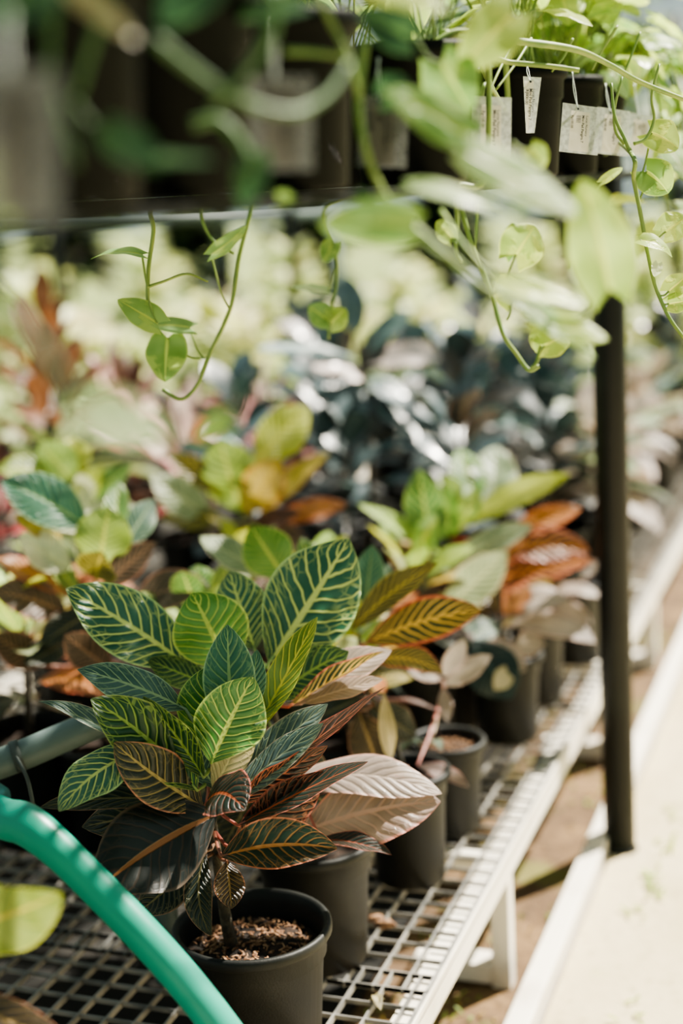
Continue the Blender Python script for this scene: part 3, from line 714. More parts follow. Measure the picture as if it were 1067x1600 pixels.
pk = [grow('ti_plant', (0, 0, 0), rn, 'strap', pal=PK, H=.46, n=22, L=.27, W=.062), grow('ti_plant', (0, 0, 0), rn, 'strap', pal=PK, H=.40, n=20, L=.25, W=.06)]
scatter('ti_plant', 'potted plant', 'pink ti plants', 'ti plant with pink and red strap leaves, %s from the left of the pink ones',
        [(-2.05, 4.25, BT + .003), (-2.42, 3.75, BT + .003), (-1.98, 4.65, BT + .003), (-2.6, 4.95, BT + .003), (-2.8, 3.95, BT + .003), (-2.0, 5.1, BT + .003)], pk, rn)
pk = [grow('ti_plant', (0, 0, 0), rn, 'strap', pal=PB, H=.78, n=16, L=.32, W=.085), grow('ti_plant', (0, 0, 0), rn, 'strap', pal=PB, H=.70, n=14, L=.30, W=.08)]
scatter('ti_plant', 'potted plant', 'bronze ti plants', 'tall ti plant with upright bronze leaves, %s from the left of the bronze ones',
        [(-2.46, 4.15, BT + .003), (-2.6, 4.5, BT + .003), (-2.9, 4.9, BT + .003)], pk, rn)
# pale bushes far back, background haze put into their lightened leaf colours
M_SHRUB = leaf_mat('shrub_leaf', .38, .15, False, .3, .6)
PBu = [['b4', 'b2'], ['b1', 'b2', 'b3'], ['b1', 'b3', 'b3'], ['b3', 'b1']]
pb = [grow('leafy_bush', (0, 0, 0), rn, 'bush', pal=PBu, H=h_, n=66, L=.30, W=.13, r=.16, h=.24, fine=False) for h_ in (.66, .84, .58)]
k = 0
for q, y, xs, z in (('nearest', 8.3, [-4.6, -3.9, -3.2, -2.55, -1.9, -1.2], 0), ('second', 9.35, [-5.4, -4.5, -3.7, -2.9, -2.1, -1.3], 0), ('third', 10.8, [-6.4, -5.3, -4.3, -3.3, -2.4, -1.5], 0),
                   ('fourth', 12.6, [-7.4, -6.2, -5.0, -3.9, -2.8, -1.7], 0), ('farthest', 14.6, [-8.6, -7.2, -5.8, -4.5, -3.2, -2.0], 0)):
    for i, x in enumerate(xs):
        lab = 'blurred pale leafy bush, %s from the left in the %s row of bushes' % (ORD[i], q)
        r = dup(rn.choice(pb), (x + rn.uniform(-.2, .2), y + rn.uniform(-.3, .3), z), rn.uniform(0, 6.28), lab, 'far pale bushes', rn.uniform(.9, 1.15)); r['category'] = 'bush'
for p in pb:
    for c in list(p.children): bpy.data.objects.remove(c)
    bpy.data.objects.remove(p)
pb = [grow('leafy_bush', (0, 0, 0), rn, 'bush', pal=PBu, H=h_, n=46, L=.26, W=.11, r=.12, h=.22) for h_ in (.5, .58)]
scatter('leafy_bush', 'bush', 'pale bushes on the left bench', 'pale yellow green potted bush, %s from the left on the far left bench',
        [(-2.55, 6.0, BT + .003), (-3.1, 5.6, BT + .003), (-3.5, 5.9, BT + .003), (-2.9, 6.5, BT + .003), (-3.5, 6.8, BT + .003), (-2.5, 7.1, BT + .003), (-3.45, 5.2, BT + .003), (-3.4, 4.35, BT + .003)], pb, rn)

# trees behind everything
M_BARK = simple('tree_bark', '#3a3128', .9, '#211c16', 12, .5)
def tree(x, y, H, label, rnd, n=420):
    t = thing('garden_tree', label, 'tree', (x, y, 0), 'trees beyond the bushes'); o = V((x, y, 0))
    mb = MB(); mb.tube(bez([o - V((0, 0, .04)), o + V((.1, 0, H * .35)), o + V((-.05, .1, H * .7))]), [.12 - .004 * i for i in range(17)], 10)
    fb = MB(); bl = []
    for i in range(9):
        a = i * 2.4; c = o + V((math.cos(a) * H * .16, math.sin(a) * H * .16, H * (.30 + .08 * i)))
        bl.append(c); mb.tube([o + V((.05, 0, H * (.25 + .045 * i))), (o + c) / 2 + V((0, 0, H * .22)), c], [.045, .03, .012], 6)
    for i in range(n):
        c = rnd.choice(bl); d = V((rnd.gauss(0, 1), rnd.gauss(0, 1), rnd.gauss(0, .8))) * H * .065
        b = c + d; e = V((rnd.uniform(-1, 1), rnd.uniform(-1, 1), rnd.uniform(-1, .3))).normalized() * rnd.uniform(.22, .4)
        leaf(fb, b, b + e * .5 + V((0, 0, .04)), b + e, .17, V((rnd.uniform(-.5, .5), -.4, 1)).normalized(), cols(rnd.choice(['b4', 'b4', 'b2', 'dkgr', 'rubk']), rnd, .2), nl=3, nw=2, prof='lng', rnd=rnd)
    mb.build('trunk', M_BARK, t, o); fb.build('crown', M_BUSH, t, o)
rt = random.Random(5)
for i, x in enumerate((-13.6, -11.0, -8.4, -5.8, -3.2, -.6)):
    tree(x, 18.6 + rt.uniform(-.4, 1.2), rt.uniform(4.2, 5.4), 'shady tree far behind the plants, %s from the left of the distant trees' % ORD[i], rt)

# far rack posts and rails
def far_post(x, y, z1, label):
    t = thing('rack_post', label, 'post', (x, y, 0), 'distant rack posts'); mb = MB(); mb.tube([(x, y, -.03), (x, y, z1)], .028, 12); mb.build('pole', M_POST, t, (x, y, 0))
    mb = MB(); mb.box((x - .05, y - .05, -.03), (x + .05, y + .05, -.02)); mb.build('base_plate', M_POST, t, (x, y, 0), smooth=False)
fp = []
for px, Z in ((84, 7.4), (352, 10.6), (455, 8.25), (740, 10.1), (1056, 7.75)):
    p = P(px, 350, Z); fp.append(p)
for i, p in enumerate(sorted(fp, key=lambda p: proj(p)[0])):
    far_post(p.x, p.y, 2.3, 'dark thin rack post in the background, %s from the left of the distant posts' % ORD[i])
S.update({'hd': ('#2f4a2c', '#5a7a44', '#4a6a3a', .5, 0)})
ph = [grow('garden_shrub', (0, 0, 0), rn, 'bush', pal=[['hd', 'rubk'], ['hd', 'rub'], ['b4', 'hd', 'rubk'], ['b4', 'b2', 'hd']], H=h_, n=240, L=.55, W=.2, potted=False) for h_ in (1.45, 1.8)]
scatter('garden_shrub', 'shrub', 'dark shrubs under the far trees', 'dark green shrub under the far trees, %s from the left',
        [(-10.6, 16.4, -.03), (-9.1, 16.2, -.03), (-7.6, 16.4, -.03), (-6.1, 16.2, -.03), (-4.6, 16.4, -.03), (-3.1, 16.2, -.03), (-1.6, 16.2, -.03)], ph, rn)
pb = [grow('pale_croton', (0, 0, 0), rn, 'cro', pal=[['pale', 'gry'], ['pale', 'rubg', 'plgr'], ['plgr', 'pale']], H=.44, n=26, L=.2, W=.085, r=.1)]  # pale palette puts sun glare into the leaf colours
pb[0].name = 'potted_croton'
scatter('potted_croton', 'potted plant', 'pale crotons right of the post', 'pale sunlit croton on the rear bench seen right of the post, %s from the left',
        [(-.87, 4.75, BT + .003), (-.9, 5.45, BT + .003), (-.88, 6.15, BT + .003)], pb, rn)

# large leaved rubber plant in front of its row
o2 = pot_under(575, 720, 4.35)
def rubber(o2, Zc, stem, lv, label):
    t = thing('rubber_plant', label, 'potted plant', o2); add_pot(t, V(o2), .12, .21, seg=32)
    sb = MB(); sp = bez(stem, 5); sb.tube(sp, .008, 8); fb = MB()
    for b, tp, w, sty, dz, kw in lv:
        kw = dict(kw); Z = kw.pop('Z', Zc); B = P(b[0], b[1], Z); q = min(sp, key=lambda a: (a - B).length)
        TL(fb, b, tp, w, sty, Z, dz, prof='rub', pet=(fb, q, sty), **kw)
    sb.build('stem', M_STEM, t, V(o2)); fb.build('foliage', M_FIC, t, V(o2))
rubber(o2, 4.35, [o2 + V((0, 0, .17)), o2 + V((0, 0, .35)), P(575, 620, 4.35), P(560, 540, 4.35)],
 [((572, 602), (500, 702), 80, 'rubb', -.1, d_(tilt=-10, bend=8, fold=6)), ((556, 520), (540, 432), 46, 'rubb', 0, d_(fold=8)), ((560, 560), (400, 545), 40, 'rubg', -.1, d_(tilt=62, bend=10)),
  ((575, 590), (490, 575), 60, 'pale', -.1, d_(tilt=45, bend=12)), ((565, 550), (640, 485), 44, 'rubg', 0, d_(tilt=40)), ((570, 570), (690, 560), 60, 'pale', -.05, d_(tilt=45, bend=14)),
  ((575, 600), (680, 660), 40, 'rubb', -.1, d_(tilt=50)), ((580, 620), (660, 700), 44, 'rubg', -.1, d_(tilt=40)), ((575, 610), (610, 700), 56, 'rubk', -.05, {}), ((565, 580), (600, 520), 40, 'rubk', 0, {})],
 'rubber plant with a broad drooping blue green leaf, nearest of the rubber plants')
o2 = pot_under(720, 700, 4.6)
rubber(o2, 4.6, [o2 + V((0, 0, .17)), o2 + V((0, 0, .35)), P(720, 650, 4.6), P(715, 590, 4.6)],
 [((712, 650), (762, 558), 46, 'rubb', 0, d_(fold=6)), ((718, 620), (620, 600), 40, 'rubk', -.05, d_(tilt=50, bend=14)), ((722, 640), (830, 610), 44, 'rubk', -.05, d_(tilt=40, bend=14)),
  ((720, 660), (830, 665), 34, 'rubg', -.05, d_(tilt=55, bend=8)), ((715, 650), (610, 690), 34, 'rubg', -.05, d_(tilt=50)), ((718, 690), (640, 740), 50, 'rub', -.1, d_(tilt=20)), ((722, 690), (800, 730), 50, 'pale', -.1, d_(tilt=40, bend=10)), ((718, 600), (690, 545), 40, 'rubk', 0, {})],
 'rubber plant with one bright teal upright leaf left of the tall croton')
# far rail (teal pipe)
a, b = P(-60, 344, 7.6), P(520, 332, 8.4)
t = thing('distant_pipe', 'teal grey horizontal pipe running behind the hanging vines at left', 'pipe', a)
mb = MB(); mb.tube([a, (a + b) / 2, b], .035, 12); tag(mb.build('pipe_run', M_PIPE, t, a), None, None)
for q in (a, b):
    mb = MB(); mb.tube([V((q.x, q.y, -.03)), q], .03, 12); mb.build('support', M_PIPE, t, a)

# ------------------------------------------------------------------ hose and pipe
pts = [P(-150, 1180, 2.1), P(-60, 1235, 2.0), P(0, 1276, 1.96), P(40, 1288, 1.945), P(85, 1322, 1.935), P(150, 1385, 1.93), P(225, 1462, 1.92), P(290, 1535, 1.915), P(350, 1612, 1.91), P(430, 1725, 1.905)]
end = pts[-1]
pts += [V((end.x + .05, end.y - .06, BT + .08)), V((end.x + .10, end.y - .15, BT + .028)), V((end.x + .14, end.y - .42, BT + .027))]
t = thing('garden_hose', 'thick teal rubber hose crossing the lower left corner in front of the nearest pot', 'hose', end)
sp = bez(pts, 8); n = len(sp)
def hr(p):
    x = proj(p)[0]; return .0235 + .0035 * math.exp(-((x - 35) / 45) ** 2)
mb = MB(); mb.tube(sp, [hr(p) for p in sp], 24); mb.build('hose_tube', M_TEAL, t, end)
mb = MB(); mb.tube([P(-45, 1238, 1.985), P(-12, 1262, 1.965)], [.030, .031], 24); mb.build('collar', M_TEALD, t, end)
a, b, c = P(-260, 1262, 2.28), P(-20, 1200, 2.33), P(168, 1127, 2.41)
t = thing('irrigation_pipe', 'grey plastic pipe bound with a dark tie, left of the sharp croton', 'pipe', c)
d = V((c.x + .03, c.y + .05, c.z - .04))
mb = MB(); mb.tube(bez([a, b, c, d, V((d.x + .01, d.y + .01, BT + .10)), V((d.x + .01, d.y + .01, BT + .002))], 8), .0235, 20); mb.build('pipe_run', M_PIPE, t, c)
q0, q1 = P(20, 1184, 2.338), P(34, 1179, 2.341)
mb = MB(); mb.tube([q0, q1], .0250, 20); mb.tube(bez([q1 + V((0, -.02, .01)), P(42, 1215, 2.30), P(52, 1258, 2.30)], 6), .003, 6); mb.build('tie', M_TIE, t, c)

# ------------------------------------------------------------------ pothos on the hanging shelf
PY = {'A': .97, 'B': 1.17, 'C': 1.42, 'D': 1.87, 'E': 2.43, 'F': 2.77, 'G': 3.03}
PLAB = {'A': 'nearest pothos pot at far left of the overhead shelf, heavily blurred', 'B': 'pothos in the second nearest black pot on the overhead shelf',
        'C': 'pothos in the third black pot on the overhead shelf, square blurred tag in front', 'D': 'pothos in the fourth black pot on the overhead shelf, its rim showing',
        'E': 'pothos in the fifth black pot on the overhead shelf, narrow folded tag at its side', 'F': 'pothos in the sixth black pot on the overhead shelf, behind the sharp square tag',
        'G': 'pothos in the last pot on the overhead shelf, bright leaves trailing right'}
PO = {}
for k, y in PY.items():
    o = V((-.56, y, SH + .001)); t = thing('potted_pothos', PLAB[k], 'potted plant', o)
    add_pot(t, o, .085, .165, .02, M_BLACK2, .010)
    PO[k] = (t, o, MB(), MB())          # vines, foliage
PB = {}
for i, y in enumerate((1.0, 1.3, 1.62, 1.98, 2.3, 2.66, 3.0)):  # back row added to shade the bench mesh; some pots carry traced vines
    o = V((-.79, y, SH + .001)); t = thing('potted_pothos', 'added shading pothos in the back row of the overhead shelf, %s from the viewpoint' % ORD[i], 'potted plant', o, 'back row of pothos pots')
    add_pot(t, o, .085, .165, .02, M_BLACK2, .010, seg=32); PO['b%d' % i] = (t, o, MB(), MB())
def vine(k, pts, Z, r=.0032, dark=False):
    """traced trailing stem; last item of each point may carry its own depth"""
    p = [P(q[0], q[1], q[2] if len(q) > 2 else Z) for q in pts]
    sp = bez(p, 6); n = len(sp)
    PO[k][2].tube(sp, [r * (1.1 - .45 * i / n) for i in range(n)], 8)
def root(k, pts, Z, r=.0032):
    """vine that starts in its pot, climbs over the rim and then follows the traced points"""
    o = PO[k][1]; p0 = P(pts[0][0], pts[0][1], Z)
    d = V((p0.x - o.x, p0.y - o.y, 0)); d = d.normalized() if d.length > .02 else V((1, 0, 0))
    pre = [o + V((0, 0, .142)), o + d * .06 + V((0, 0, .18)), o + d * .102 + V((0, 0, .168)), o + d * (.116 if o.x < -.7 else .108) + V((0, 0, .10))]
    if p0.z < o.z: pre.append(o + d * (.118 if o.x < -.7 else .098) + V((0, 0, .0)))
    sp = bez(pre + [P(q[0], q[1], q[2] if len(q) > 2 else Z) for q in pts], 6); n = len(sp)
    PO[k][2].tube(sp, [r * (1.1 - .4 * i / n) for i in range(n)], 8)
def pl(k, b, t, w, sty, Z, att=None, dz=0, aZ=None, pr=.0016, **kw):
    B = TL(PO[k][3], b, t, w * (1.18 if Z > 1.6 else 1), sty, Z, dz, prof='pot', wave=kw.pop('wave', .05), curl=kw.pop('curl', .15), **kw)
    if att:
        a = P(att[0], att[1], aZ or Z); m = (a + B) / 2 - V((0, 0, (a - B).length * .18))
        PO[k][2].tube(bez([a, m, B], 6), pr, 6)
# vine C: the big loop
root('b4', [(400, 300), (388, 345), (374, 400), (361, 478), (330, 548), (310, 598), (284, 624), (254, 608)], 2.41, .0042)
pl('b4', (262, 528), (258, 597), 56, 'pth', 2.38, (322, 560), tilt=0, fold=4)
pl('b4', (296, 512), (215, 516), 44, 'pth', 2.39, (318, 560), tilt=52, bend=10)
pl('b4', (330, 398), (385, 352), 34, 'pth', 2.37, (358, 482), tilt=40, bend=-6)
vine('b4', [(312, 318), (318, 350), (335, 378), (366, 396)], 2.4, .003)
# vine B
root('b3', [(238, 325), (240, 360), (232, 420), (231, 470), (236, 500)], 2.05, .0036)
pl('b3', (222, 398), (140, 406), 34, 'pth', 2.04, (231, 450), tilt=60, bend=14)
pl('b3', (246, 505), (184, 468), 46, 'pth', 2.03, (233, 470), tilt=25)
vine('b3', [(232, 448), (255, 440), (292, 428), (325, 440)], 2.05, .002)
# vine D left
root('b5', [(512, 320), (508, 345), (524, 390), (526, 440), (516, 490), (513, 530)], 2.66, .0036)
pl('b5', (512, 455), (455, 448), 26, 'pthw', 2.64, (524, 420), tilt=50); pl('b5', (512, 500), (482, 478), 36, 'pth', 2.64, (520, 470))
pl('b5', (517, 505), (540, 482), 36, 'pthy', 2.64, (518, 470)); pl('b5', (520, 380), (506, 410), 28, 'pth', 2.64, (524, 390))
# vine E centre right (sharp)
root('D', [(716, 290), (722, 330), (738, 385), (766, 455), (785, 520), (806, 552), (826, 578), (842, 572)], 1.93, .0038)
pl('D', (806, 398), (836, 352), 62, 'pthy', 1.92, (768, 462), tilt=0, fold=6); pl('D', (806, 396), (800, 348), 40, 'pth', 1.93, fold=4)
pl('D', (800, 470), (782, 428), 42, 'pthy', 1.95, (792, 500), fold=10); pl('D', (850, 540), (892, 522), 46, 'pthy', 1.92, (828, 577), tilt=20)
pl('D', (845, 540), (838, 508), 30, 'pthy', 1.93, (828, 577)); pl('D', (705, 372), (682, 345), 30, 'pthy', 1.9, (712, 380))
vine('D', [(712, 310), (714, 350), (712, 390), (722, 410)], 1.92, .003); vine('D', [(745, 320), (744, 360), (742, 388)], 1.93, .002)
# vine F/G right
root('G', [(985, 238), (990, 280), (1001, 335), (1013, 400), (1025, 450), (1045, 495), (1070, 530)], 2.2, .0036)
pl('G', (1018, 208), (1060, 232), 54, 'pthy', 2.22, (992, 290), tilt=10); pl('G', (1010, 268), (1044, 302), 56, 'pth', 2.22, (997, 315), tilt=0)
pl('G', (1040, 362), (1074, 338), 46, 'pthy', 2.22, (1006, 375), tilt=15); pl('G', (1000, 375), (1050, 402), 32, 'pthy', 2.18, (1010, 380), tilt=40, bend=10)
pl('G', (1045, 455), (1074, 430), 34, 'pthy', 2.2, (1030, 462), tilt=20); pl('G', (1045, 475), (1078, 470), 30, 'pthy', 2.2, (1030, 470))
pl('G', (1028, 412), (1022, 432), 16, 'wht', 2.18)
vine('G', [(985, 238), (975, 215), (960, 180), (955, 130)], 2.2, .003); vine('G', [(990, 225), (1010, 215), (1022, 185), (1018, 150), (1030, 100)], 2.2, .0026)
vine('G', [(976, 225), (962, 205), (960, 170), (972, 120)], 2.24, .0026)
pl('G', (940, 285), (972, 262), 20, 'pthy', 2.3, (925, 300), tilt=45)
# long horizontal runners on the right
root('E', [(752, 95), (800, 98), (862, 104), (905, 110)], 2.02, .0042)
vine('E', [(690, 52, 1.9), (745, 60, 1.95), (820, 66, 2.0), (900, 78, 2.05), (950, 100, 2.1), (1000, 128, 2.15), (1075, 158, 2.2)], 2.05, .0052)
root('E', [(760, 130), (752, 170), (742, 200)], 2.0, .003)
vine('E', [(800, 70, 2.1), (775, 120, 2.05), (745, 190, 2.02)], 2.05, .002); vine('E', [(830, 60, 2.1), (805, 100, 2.05), (775, 140, 2.02)], 2.05, .002)
vine('F', [(895, 60), (880, 90), (862, 112)], 2.3, .002); vine('F', [(965, 40), (940, 80), (925, 110)], 2.3, .002); vine('F', [(1000, 50), (985, 90), (965, 140)], 2.3, .002)
# near, blurred leaves
pl('D', (648, 352), (500, 352), 78, 'pth', 1.28, (700, 400), tilt=-10, fold=4, bend=4, dz=-.04); vine('D', [(640, 350), (700, 400), (760, 450), (845, 490)], 1.3, .0035)
pl('D', (735, 212), (598, 138), 80, 'pth', 1.32, (790, 250), tilt=10, fold=6, dz=-.03); pl('D', (690, 100), (735, 175), 92, 'pth', 1.5, (650, 60), tilt=-10, fold=6)
pl('D', (800, 22), (718, 108), 92, 'pthy', 1.5, (840, 20), fold=6); pl('E', (735, 238), (905, 335), 84, 'pthw', 1.25, (700, 220), tilt=20, fold=4)
pl('E', (952, 452), (908, 280), 108, 'pthy', 1.42, (850, 500), aZ=1.5, pr=.0024, tilt=0, fold=8, bend=4); pl('D', (640, 290), (780, 332), 44, 'pthw', 1.3, (620, 300), tilt=40, bend=12)

pl('A', (140, 640), (270, 690), 90, 'pthw', .86, (100, 590), tilt=20, fold=4); vine('A', [(-60, 380, .9), (20, 480, .88), (100, 590, .86)], .88, .0026)
pl('B', (355, 655), (300, 690), 44, 'pth', 1.1, (380, 600), tilt=10)
pl('E', (840, 500), (950, 530), 60, 'pthy', 1.5, (800, 470), tilt=20, fold=6); pl('E', (790, 450), (930, 560), 46, 'pthw', 1.5, (770, 420), tilt=30)
pl('E', (780, 440), (915, 478), 44, 'pthy', 1.45, (760, 420), tilt=35); vine('E', [(690, 330, 1.6), (730, 390, 1.52), (790, 450, 1.5), (850, 500, 1.5)], 1.5, .0025)
pl('E', (830, 232), (850, 262), 40, 'pthy', 1.6, (800, 220))
# leaves and stems across the near pots, shade put into their darker colours
pl('A', (110, -20), (215, 65), 46, 'beige', .95, tilt=20); pl('A', (170, 205), (255, 265), 70, 'pth_shade', .98, (110, 150), tilt=10); pl('A', (215, 245), (338, 250), 34, 'pth_shade', .98, tilt=50)
pl('B', (400, 240), (380, 325), 58, 'pth_shade', 1.12, (340, 190), fold=10); vine('B', [(300, 195), (340, 188), (372, 215), (396, 260)], 1.12, .004)
vine('A', [(240, 60, 1.0), (330, 130, 1.03), (400, 165, 1.06), (460, 175, 1.08), (510, 150, 1.1), (545, 100, 1.12)], 1.05, .0036)
vine('A', [(90, -30), (80, 60), (85, 150), (120, 260)], .98, .003); vine('A', [(170, -10), (140, 80), (120, 150)], .98, .003); vine('B', [(430, -20), (420, 60), (370, 130), (330, 170)], 1.05, .0045)
vine('C', [(490, -20), (520, 40), (545, 90), (560, 150)], 1.3, .003); vine('C', [(445, 80), (490, 82), (545, 90)], 1.3, .003); vine('C', [(570, 60), (560, 170), (580, 260), (610, 320)], 1.4, .004)
pl('A', (-30, 260), (20, 350), 90, 'pth', .86, tilt=0); pl('B', (330, -40), (250, 40), 90, 'pth_shade', 1.0); pl('B', (560, -30), (700, 15), 70, 'pthy', 1.2, tilt=20)
pl('A', (60, -40), (-10, 50), 120, 'pth_shade', .92); pl('C', (640, 60), (560, 20), 70, 'pth_shade', 1.3); pl('C', (470, 10), (360, 30), 60, 'pth_shade', 1.2, tilt=30); pl('C', (600, 150), (640, 130), 60, 'pth_shade', 1.35)
pl('B', (455, 312), (430, 302), 20, 'pth', 1.3); pl('C', (560, 300), (590, 325), 26, 'pth_shade', 1.4, tilt=20)
# crowns
rp = random.Random(4)
for k, (t, o, vb, fb) in list(PO.items()):
    far = k in 'DEFG'; n = {'D': 16, 'E': 34, 'F': 36, 'G': 44}.get(k, 16)
    for i in range(n):
        a = i * 2.4 + rp.uniform(-.4, .4); hh = rp.uniform(.05, .24); rr_ = rp.uniform(.03, .15)
        b = o + V((rp.uniform(-.03, .03), rp.uniform(-.03, .03), .145)); e = o + V((math.cos(a) * rr_, math.sin(a) * rr_, .16 + hh * (1.25 if far else 1)))
        vb.tube(bez([b, (b + e) / 2 + V((0, 0, .02)), e], 4), .0017, 5)
        d = V((math.cos(a), math.sin(a), rp.uniform(-1.1, .1))).normalized(); l = rp.uniform(.06, .095)
        leaf(fb, e, e + d * l * .5 + V((0, 0, .012)), e + d * l, l * rp.uniform(.75, .9), V((d.x * .5, d.y * .5, 1)).normalized(), cols(rp.choice(['pthy', 'pthy', 'pth', 'pthy'] if far else ['pth_shade', 'pth', 'pth_shade']), rp), rp.uniform(-25, 25), 8, .15, .05, 'pot', 10, 6, rp)
# extra trailing strands right of the last pot
for i in range(9):
    t, o, vb, fb = PO['G' if i % 3 else 'F']
    s = o + V((rp.uniform(.02, .07), rp.uniform(.0, .07), .15)); out = V((rp.uniform(.07, .16), rp.uniform(.0, .16), 0))
    q = [s, s + out * .6 + V((0, 0, .09)), s + out + V((0, 0, .02)), s + out * 1.15 - V((0, 0, rp.uniform(.10, .26)))]
    sp = bez(q, 7); vb.tube(sp, .002, 6)
    for j in range(3, len(sp), 3):
        a = rp.uniform(0, 6.3); d = V((math.cos(a), math.sin(a), rp.uniform(-.9, .2))).normalized(); e = sp[j] + d * .035; vb.tube([sp[j], e], .0013, 5)
        l = rp.uniform(.055, .08); leaf(fb, e, e + d * l * .5 + V((0, 0, .01)), e + d * l - V((0, 0, .015)), l * .8, V((d.x * .4 + .2, d.y * .4 - .3, 1)).normalized(), cols(rp.choice(['pthy', 'pthy', 'pth', 'pthw']), rp), rp.uniform(-30, 30), 8, .15, .05, 'pot', 10, 6, rp)
for k, (t, o, vb, fb) in list(PO.items()):
    vb.build('hanging_vines', M_VINE if k in 'CDEFGb3b4b5' else M_VINED, t, o); fb.build('foliage', M_POT, t, o)

# ------------------------------------------------------------------ plastic tags
def price_tag(k, px, py, w, h, Z, label, rot=-3, turn=0, s0=None, fold=False, near=False):
    """tag hung by its string: local x right, y up in the tag's own plane"""
    o = P(px, py, Z); pw, ph = w / F * Z, h / F * Z
    ax = (CR * math.cos(math.radians(turn)) + CF * math.sin(math.radians(turn))); ay = -CD
    r = math.radians(rot); ax, ay = ax * math.cos(r) + ay * math.sin(r), ay * math.cos(r) - ax * math.sin(r); nn = ax.cross(ay)
    L_ = lambda x, y, z=0: o + ax * (x * pw) + ay * (y * ph) + nn * z
    t = thing('price_tag', label, 'tag', o)
    def sheet(x0, x1, y0, y1, z, name, m, taper=0):
        mb = MB(); rows = [[L_(x0 + (x1 - x0) * i / 6 + taper * (y1 - y) * (.5 - i / 6), y, z + .0012 * math.sin(3 * i / 6 + y * 4)) for i in range(7)] for y in (y0, y0 + (y1 - y0) * .33, y0 + (y1 - y0) * .67, y1)]
        mb.grid(rows); return mb.build(name, m, t, o)
    sheet(-.5, .5, -.5, .5, 0, 'plastic_sleeve', M_TAG_SHADE if near else M_TAG, .55 if fold else 0)
    if not fold: sheet(-.27, .24, -.46, .36, .0012, 'paper_slip', M_PAPER_SHADE if near else M_PAPER)
    else: sheet(-.42, .10, -.46, .42, .0012, 'paper_slip', M_PAPER_SHADE if near else M_PAPER, .5)
    # printing: lines read downwards
    def text(s, x, y, size, bold=0):
        cu = bpy.data.curves.new('print', 'FONT'); cu.body = s; cu.size = size; cu.offset = bold; cu.extrude = 0
        cu.materials.append(M_INK); ob = bpy.data.objects.new('print_line', cu); C.objects.link(ob); ob.parent = t
        me = bpy.data.meshes.new_from_object(ob); bpy.data.objects.remove(ob)
        M = Matrix((-ay, ax, nn)).transposed().to_4x4(); M.translation = L_(x, y, .0032) - o; me.transform(M)
        ob = bpy.data.objects.new('print_line', me); C.objects.link(ob); ob.parent = t
    f = .5 if fold else 1
    xs = (.12, .02, -.28) if not fold else (.02, -.14, -.36)
    text('Lucas Nursery', xs[0], .28, ph * .072); text('Mini Pad Pangira 7', xs[1], .28, ph * .076, .00008); text('Rp100.00', xs[2] + .02, .26, ph * .07, .00006)
    mb = MB()
    for i in range(9):
        y = .27 - .018 * i; hh = (.006, .011, .004, .009, .012, .005, .010, .004, .008)[i]
        mb.grid([[L_(xs[1] - .15 * (1.2 if fold else 1), y, .0034), L_(xs[1] - .03, y, .0034)], [L_(xs[1] - .15 * (1.2 if fold else 1), y - hh, .0034), L_(xs[1] - .03, y - hh, .0034)]])
    mb.build('barcode', M_INK, t, o, smooth=False)
    hx = -.1; q = L_(hx, .40, .0015)
    mb = MB(); mb.grid([[q + ax * (.0016 * math.cos(u)) * kk + ay * (.0016 * math.sin(u)) * kk + nn * .002 for u in [2 * PI * i / 12 for i in range(12)]] for kk in (.01, 1)], close=True); mb.build('hole', M_INK, t, o)
    s0 = s0 or (px - 12, py - h * .5 - 50)
    a = P(s0[0], s0[1], Z + .02)
    mb = MB(); mb.tube(bez([q, (q + a) / 2 + ax * .001, a], 5), .0006, 6); mb.tube(bez([q, (q + a) / 2 - ax * .002, a + ax * .002], 5), .0006, 6); mb.build('string', M_STRING, t, o)
price_tag('F', 906, 202, 62, 76, 2.22, 'sharp square plastic tag hanging second from the right among the shelf tags', -4, 10, (893, 110))
price_tag('G', 956, 206, 54, 72, 2.33, 'paler plastic tag behind the vine, overlapped by the sharp square tag', -5, 8, (945, 130))
price_tag('E', 768, 200, 62, 98, 1.97, 'soft focus square tag on the pot left of the narrow folded tag', -1, 4, (762, 110))
price_tag('E', 830, 164, 29, 88, 2.10, 'narrow folded tag turned edge on, between the two square tags', -2, 0, (822, 96), True)
price_tag('D', 598, 206, 78, 112, 1.62, 'blurred tag behind the big green leaves on the fourth pot', -2, 0, (590, 90), near=True)
price_tag('C', 440, 192, 100, 148, 1.22, 'blurred square tag left of centre on the third pot', 0, 0, (428, 30), near=True)
price_tag('A', 28, 225, 130, 240, .82, 'very blurred pale tag at the left edge on the nearest pot', 0, 0, (10, 20), near=True)
price_tag('G', 1000, 212, 46, 66, 2.55, 'pinkish backlit tag furthest right behind the yellow leaves', -6, 8, (990, 130))

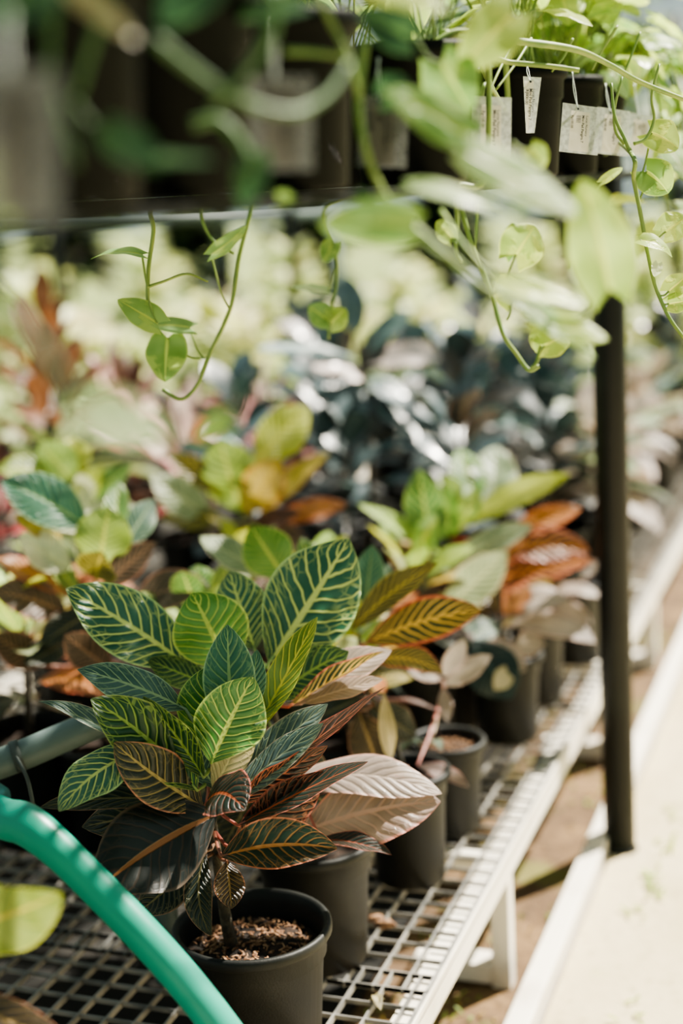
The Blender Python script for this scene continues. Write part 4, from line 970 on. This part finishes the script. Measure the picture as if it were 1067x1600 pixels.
# ------------------------------------------------------------------ bits on the bench
p0 = V((P(590, 1570, 1) - EYE)); c = EYE + p0 * ((BT - EYE.z) / p0.z)
mb = MB(); rb = random.Random(2)
leaf(mb, c + V((-.012, .02, .003)), c + V((0, 0, .022)), c + V((.012, -.02, .003)), .022, UPV, cols('cream'), 10, 40, .3, .3, 'cro', 10, 6)
leaf(mb, c + V((-.018, .004, .003)), c + V((0, 0, .012)), c + V((.008, .012, .004)), .014, UPV, cols('beige'), -20, 30, .3, .3, 'cro', 8, 4)
tag(mb.build('dry_leaf', M_CRO), 'small crumpled dry leaf lying on the bench mesh right of the nearest pot', 'leaf')
for i, (px, py, sz) in enumerate(((588, 1436, .016), (602, 1444, .02))):
    d = P(px, py, 1) - EYE; c = EYE + d * ((BT + .003 - EYE.z) / d.z)
    mb = MB(); mb.tube([c - V((sz, 0, 0)), c - V((sz * .5, .004, 0)), c + V((sz * .4, .002, .001)), c + V((sz, 0, 0))], [.003, .009, .008, .002], 8)
    tag(mb.build('fallen_petal', M_CHIP), ('pinkish brown scrap on the bench mesh, left of a pair' if i == 0 else 'pinkish brown scrap on the bench mesh, right of a pair'), 'plant scrap')
# croton at the near left whose leaf tips enter the frame
o2 = V((P(-190, 1500, 1.75).x, P(-190, 1500, 1.75).y, BT + .003))
plant('potted_croton', 'blurred yellow and green leaf tips entering at the lower left corner from a croton outside', 'potted plant', o2, .11, .2,
      [o2 + V((0, 0, .16)), o2 + V((0, 0, .22)), P(-150, 1520, 1.72)],
 [((-110, 1450), (95, 1395), 130, 'mott', -.25, d_(Z=1.72, tilt=0, bend=-20, fold=4)), ((-120, 1540), (120, 1640), 70, 'brn', -.1, d_(Z=1.70, tilt=30)),
  ((-130, 1500), (-220, 1380), 110, 'gr', 0, d_(Z=1.72)), ((-160, 1520), (-300, 1500), 90, 'orn', 0, d_(Z=1.72))], 1.72)

# ================================================================== LIGHT, WORLD, CAMERA
sun = bpy.data.objects.new('sun', bpy.data.lights.new('sun', 'SUN')); C.objects.link(sun)
sun.data.energy = 11.0; sun.data.angle = math.radians(1.0); sun.data.color = (1, .93, .80)
sd = V((.46, .68, 1.05)).normalized()
sun.rotation_euler = sd.to_track_quat('Z', 'Y').to_euler()
w = bpy.data.worlds.new('world'); bpy.context.scene.world = w; w.use_nodes = True
nt = w.node_tree; nt.nodes.clear()
bo = nt.nodes.new('ShaderNodeOutputWorld'); bg = nt.nodes.new('ShaderNodeBackground')
bg.inputs[0].default_value = (.82, 1.0, .95, 1); bg.inputs[1].default_value = .36
nt.links.new(bg.outputs[0], bo.inputs[0])

cam = bpy.data.objects.new('camera', bpy.data.cameras.new('camera')); C.objects.link(cam)
cam.location = EYE
from mathutils import Matrix
m3 = Matrix((CR, -CD, -CF)).transposed()
cam.rotation_euler = m3.to_euler()
cd = cam.data; cd.sensor_fit = 'VERTICAL'; cd.sensor_height = 36; cd.lens = F / 1600 * 36
cd.clip_start = .05; cd.clip_end = 200
cd.dof.use_dof = True; cd.dof.focus_distance = 2.14; cd.dof.aperture_fstop = 1.5
sc = bpy.context.scene; sc.camera = cam
sc.view_settings.view_transform = 'AgX'
sc.view_settings.look = 'AgX - Medium High Contrast'
sc.view_settings.exposure = .75
sc.cycles.use_denoising = True
sc.cycles.max_bounces = 8; sc.cycles.transmission_bounces = 4; sc.cycles.transparent_max_bounces = 8
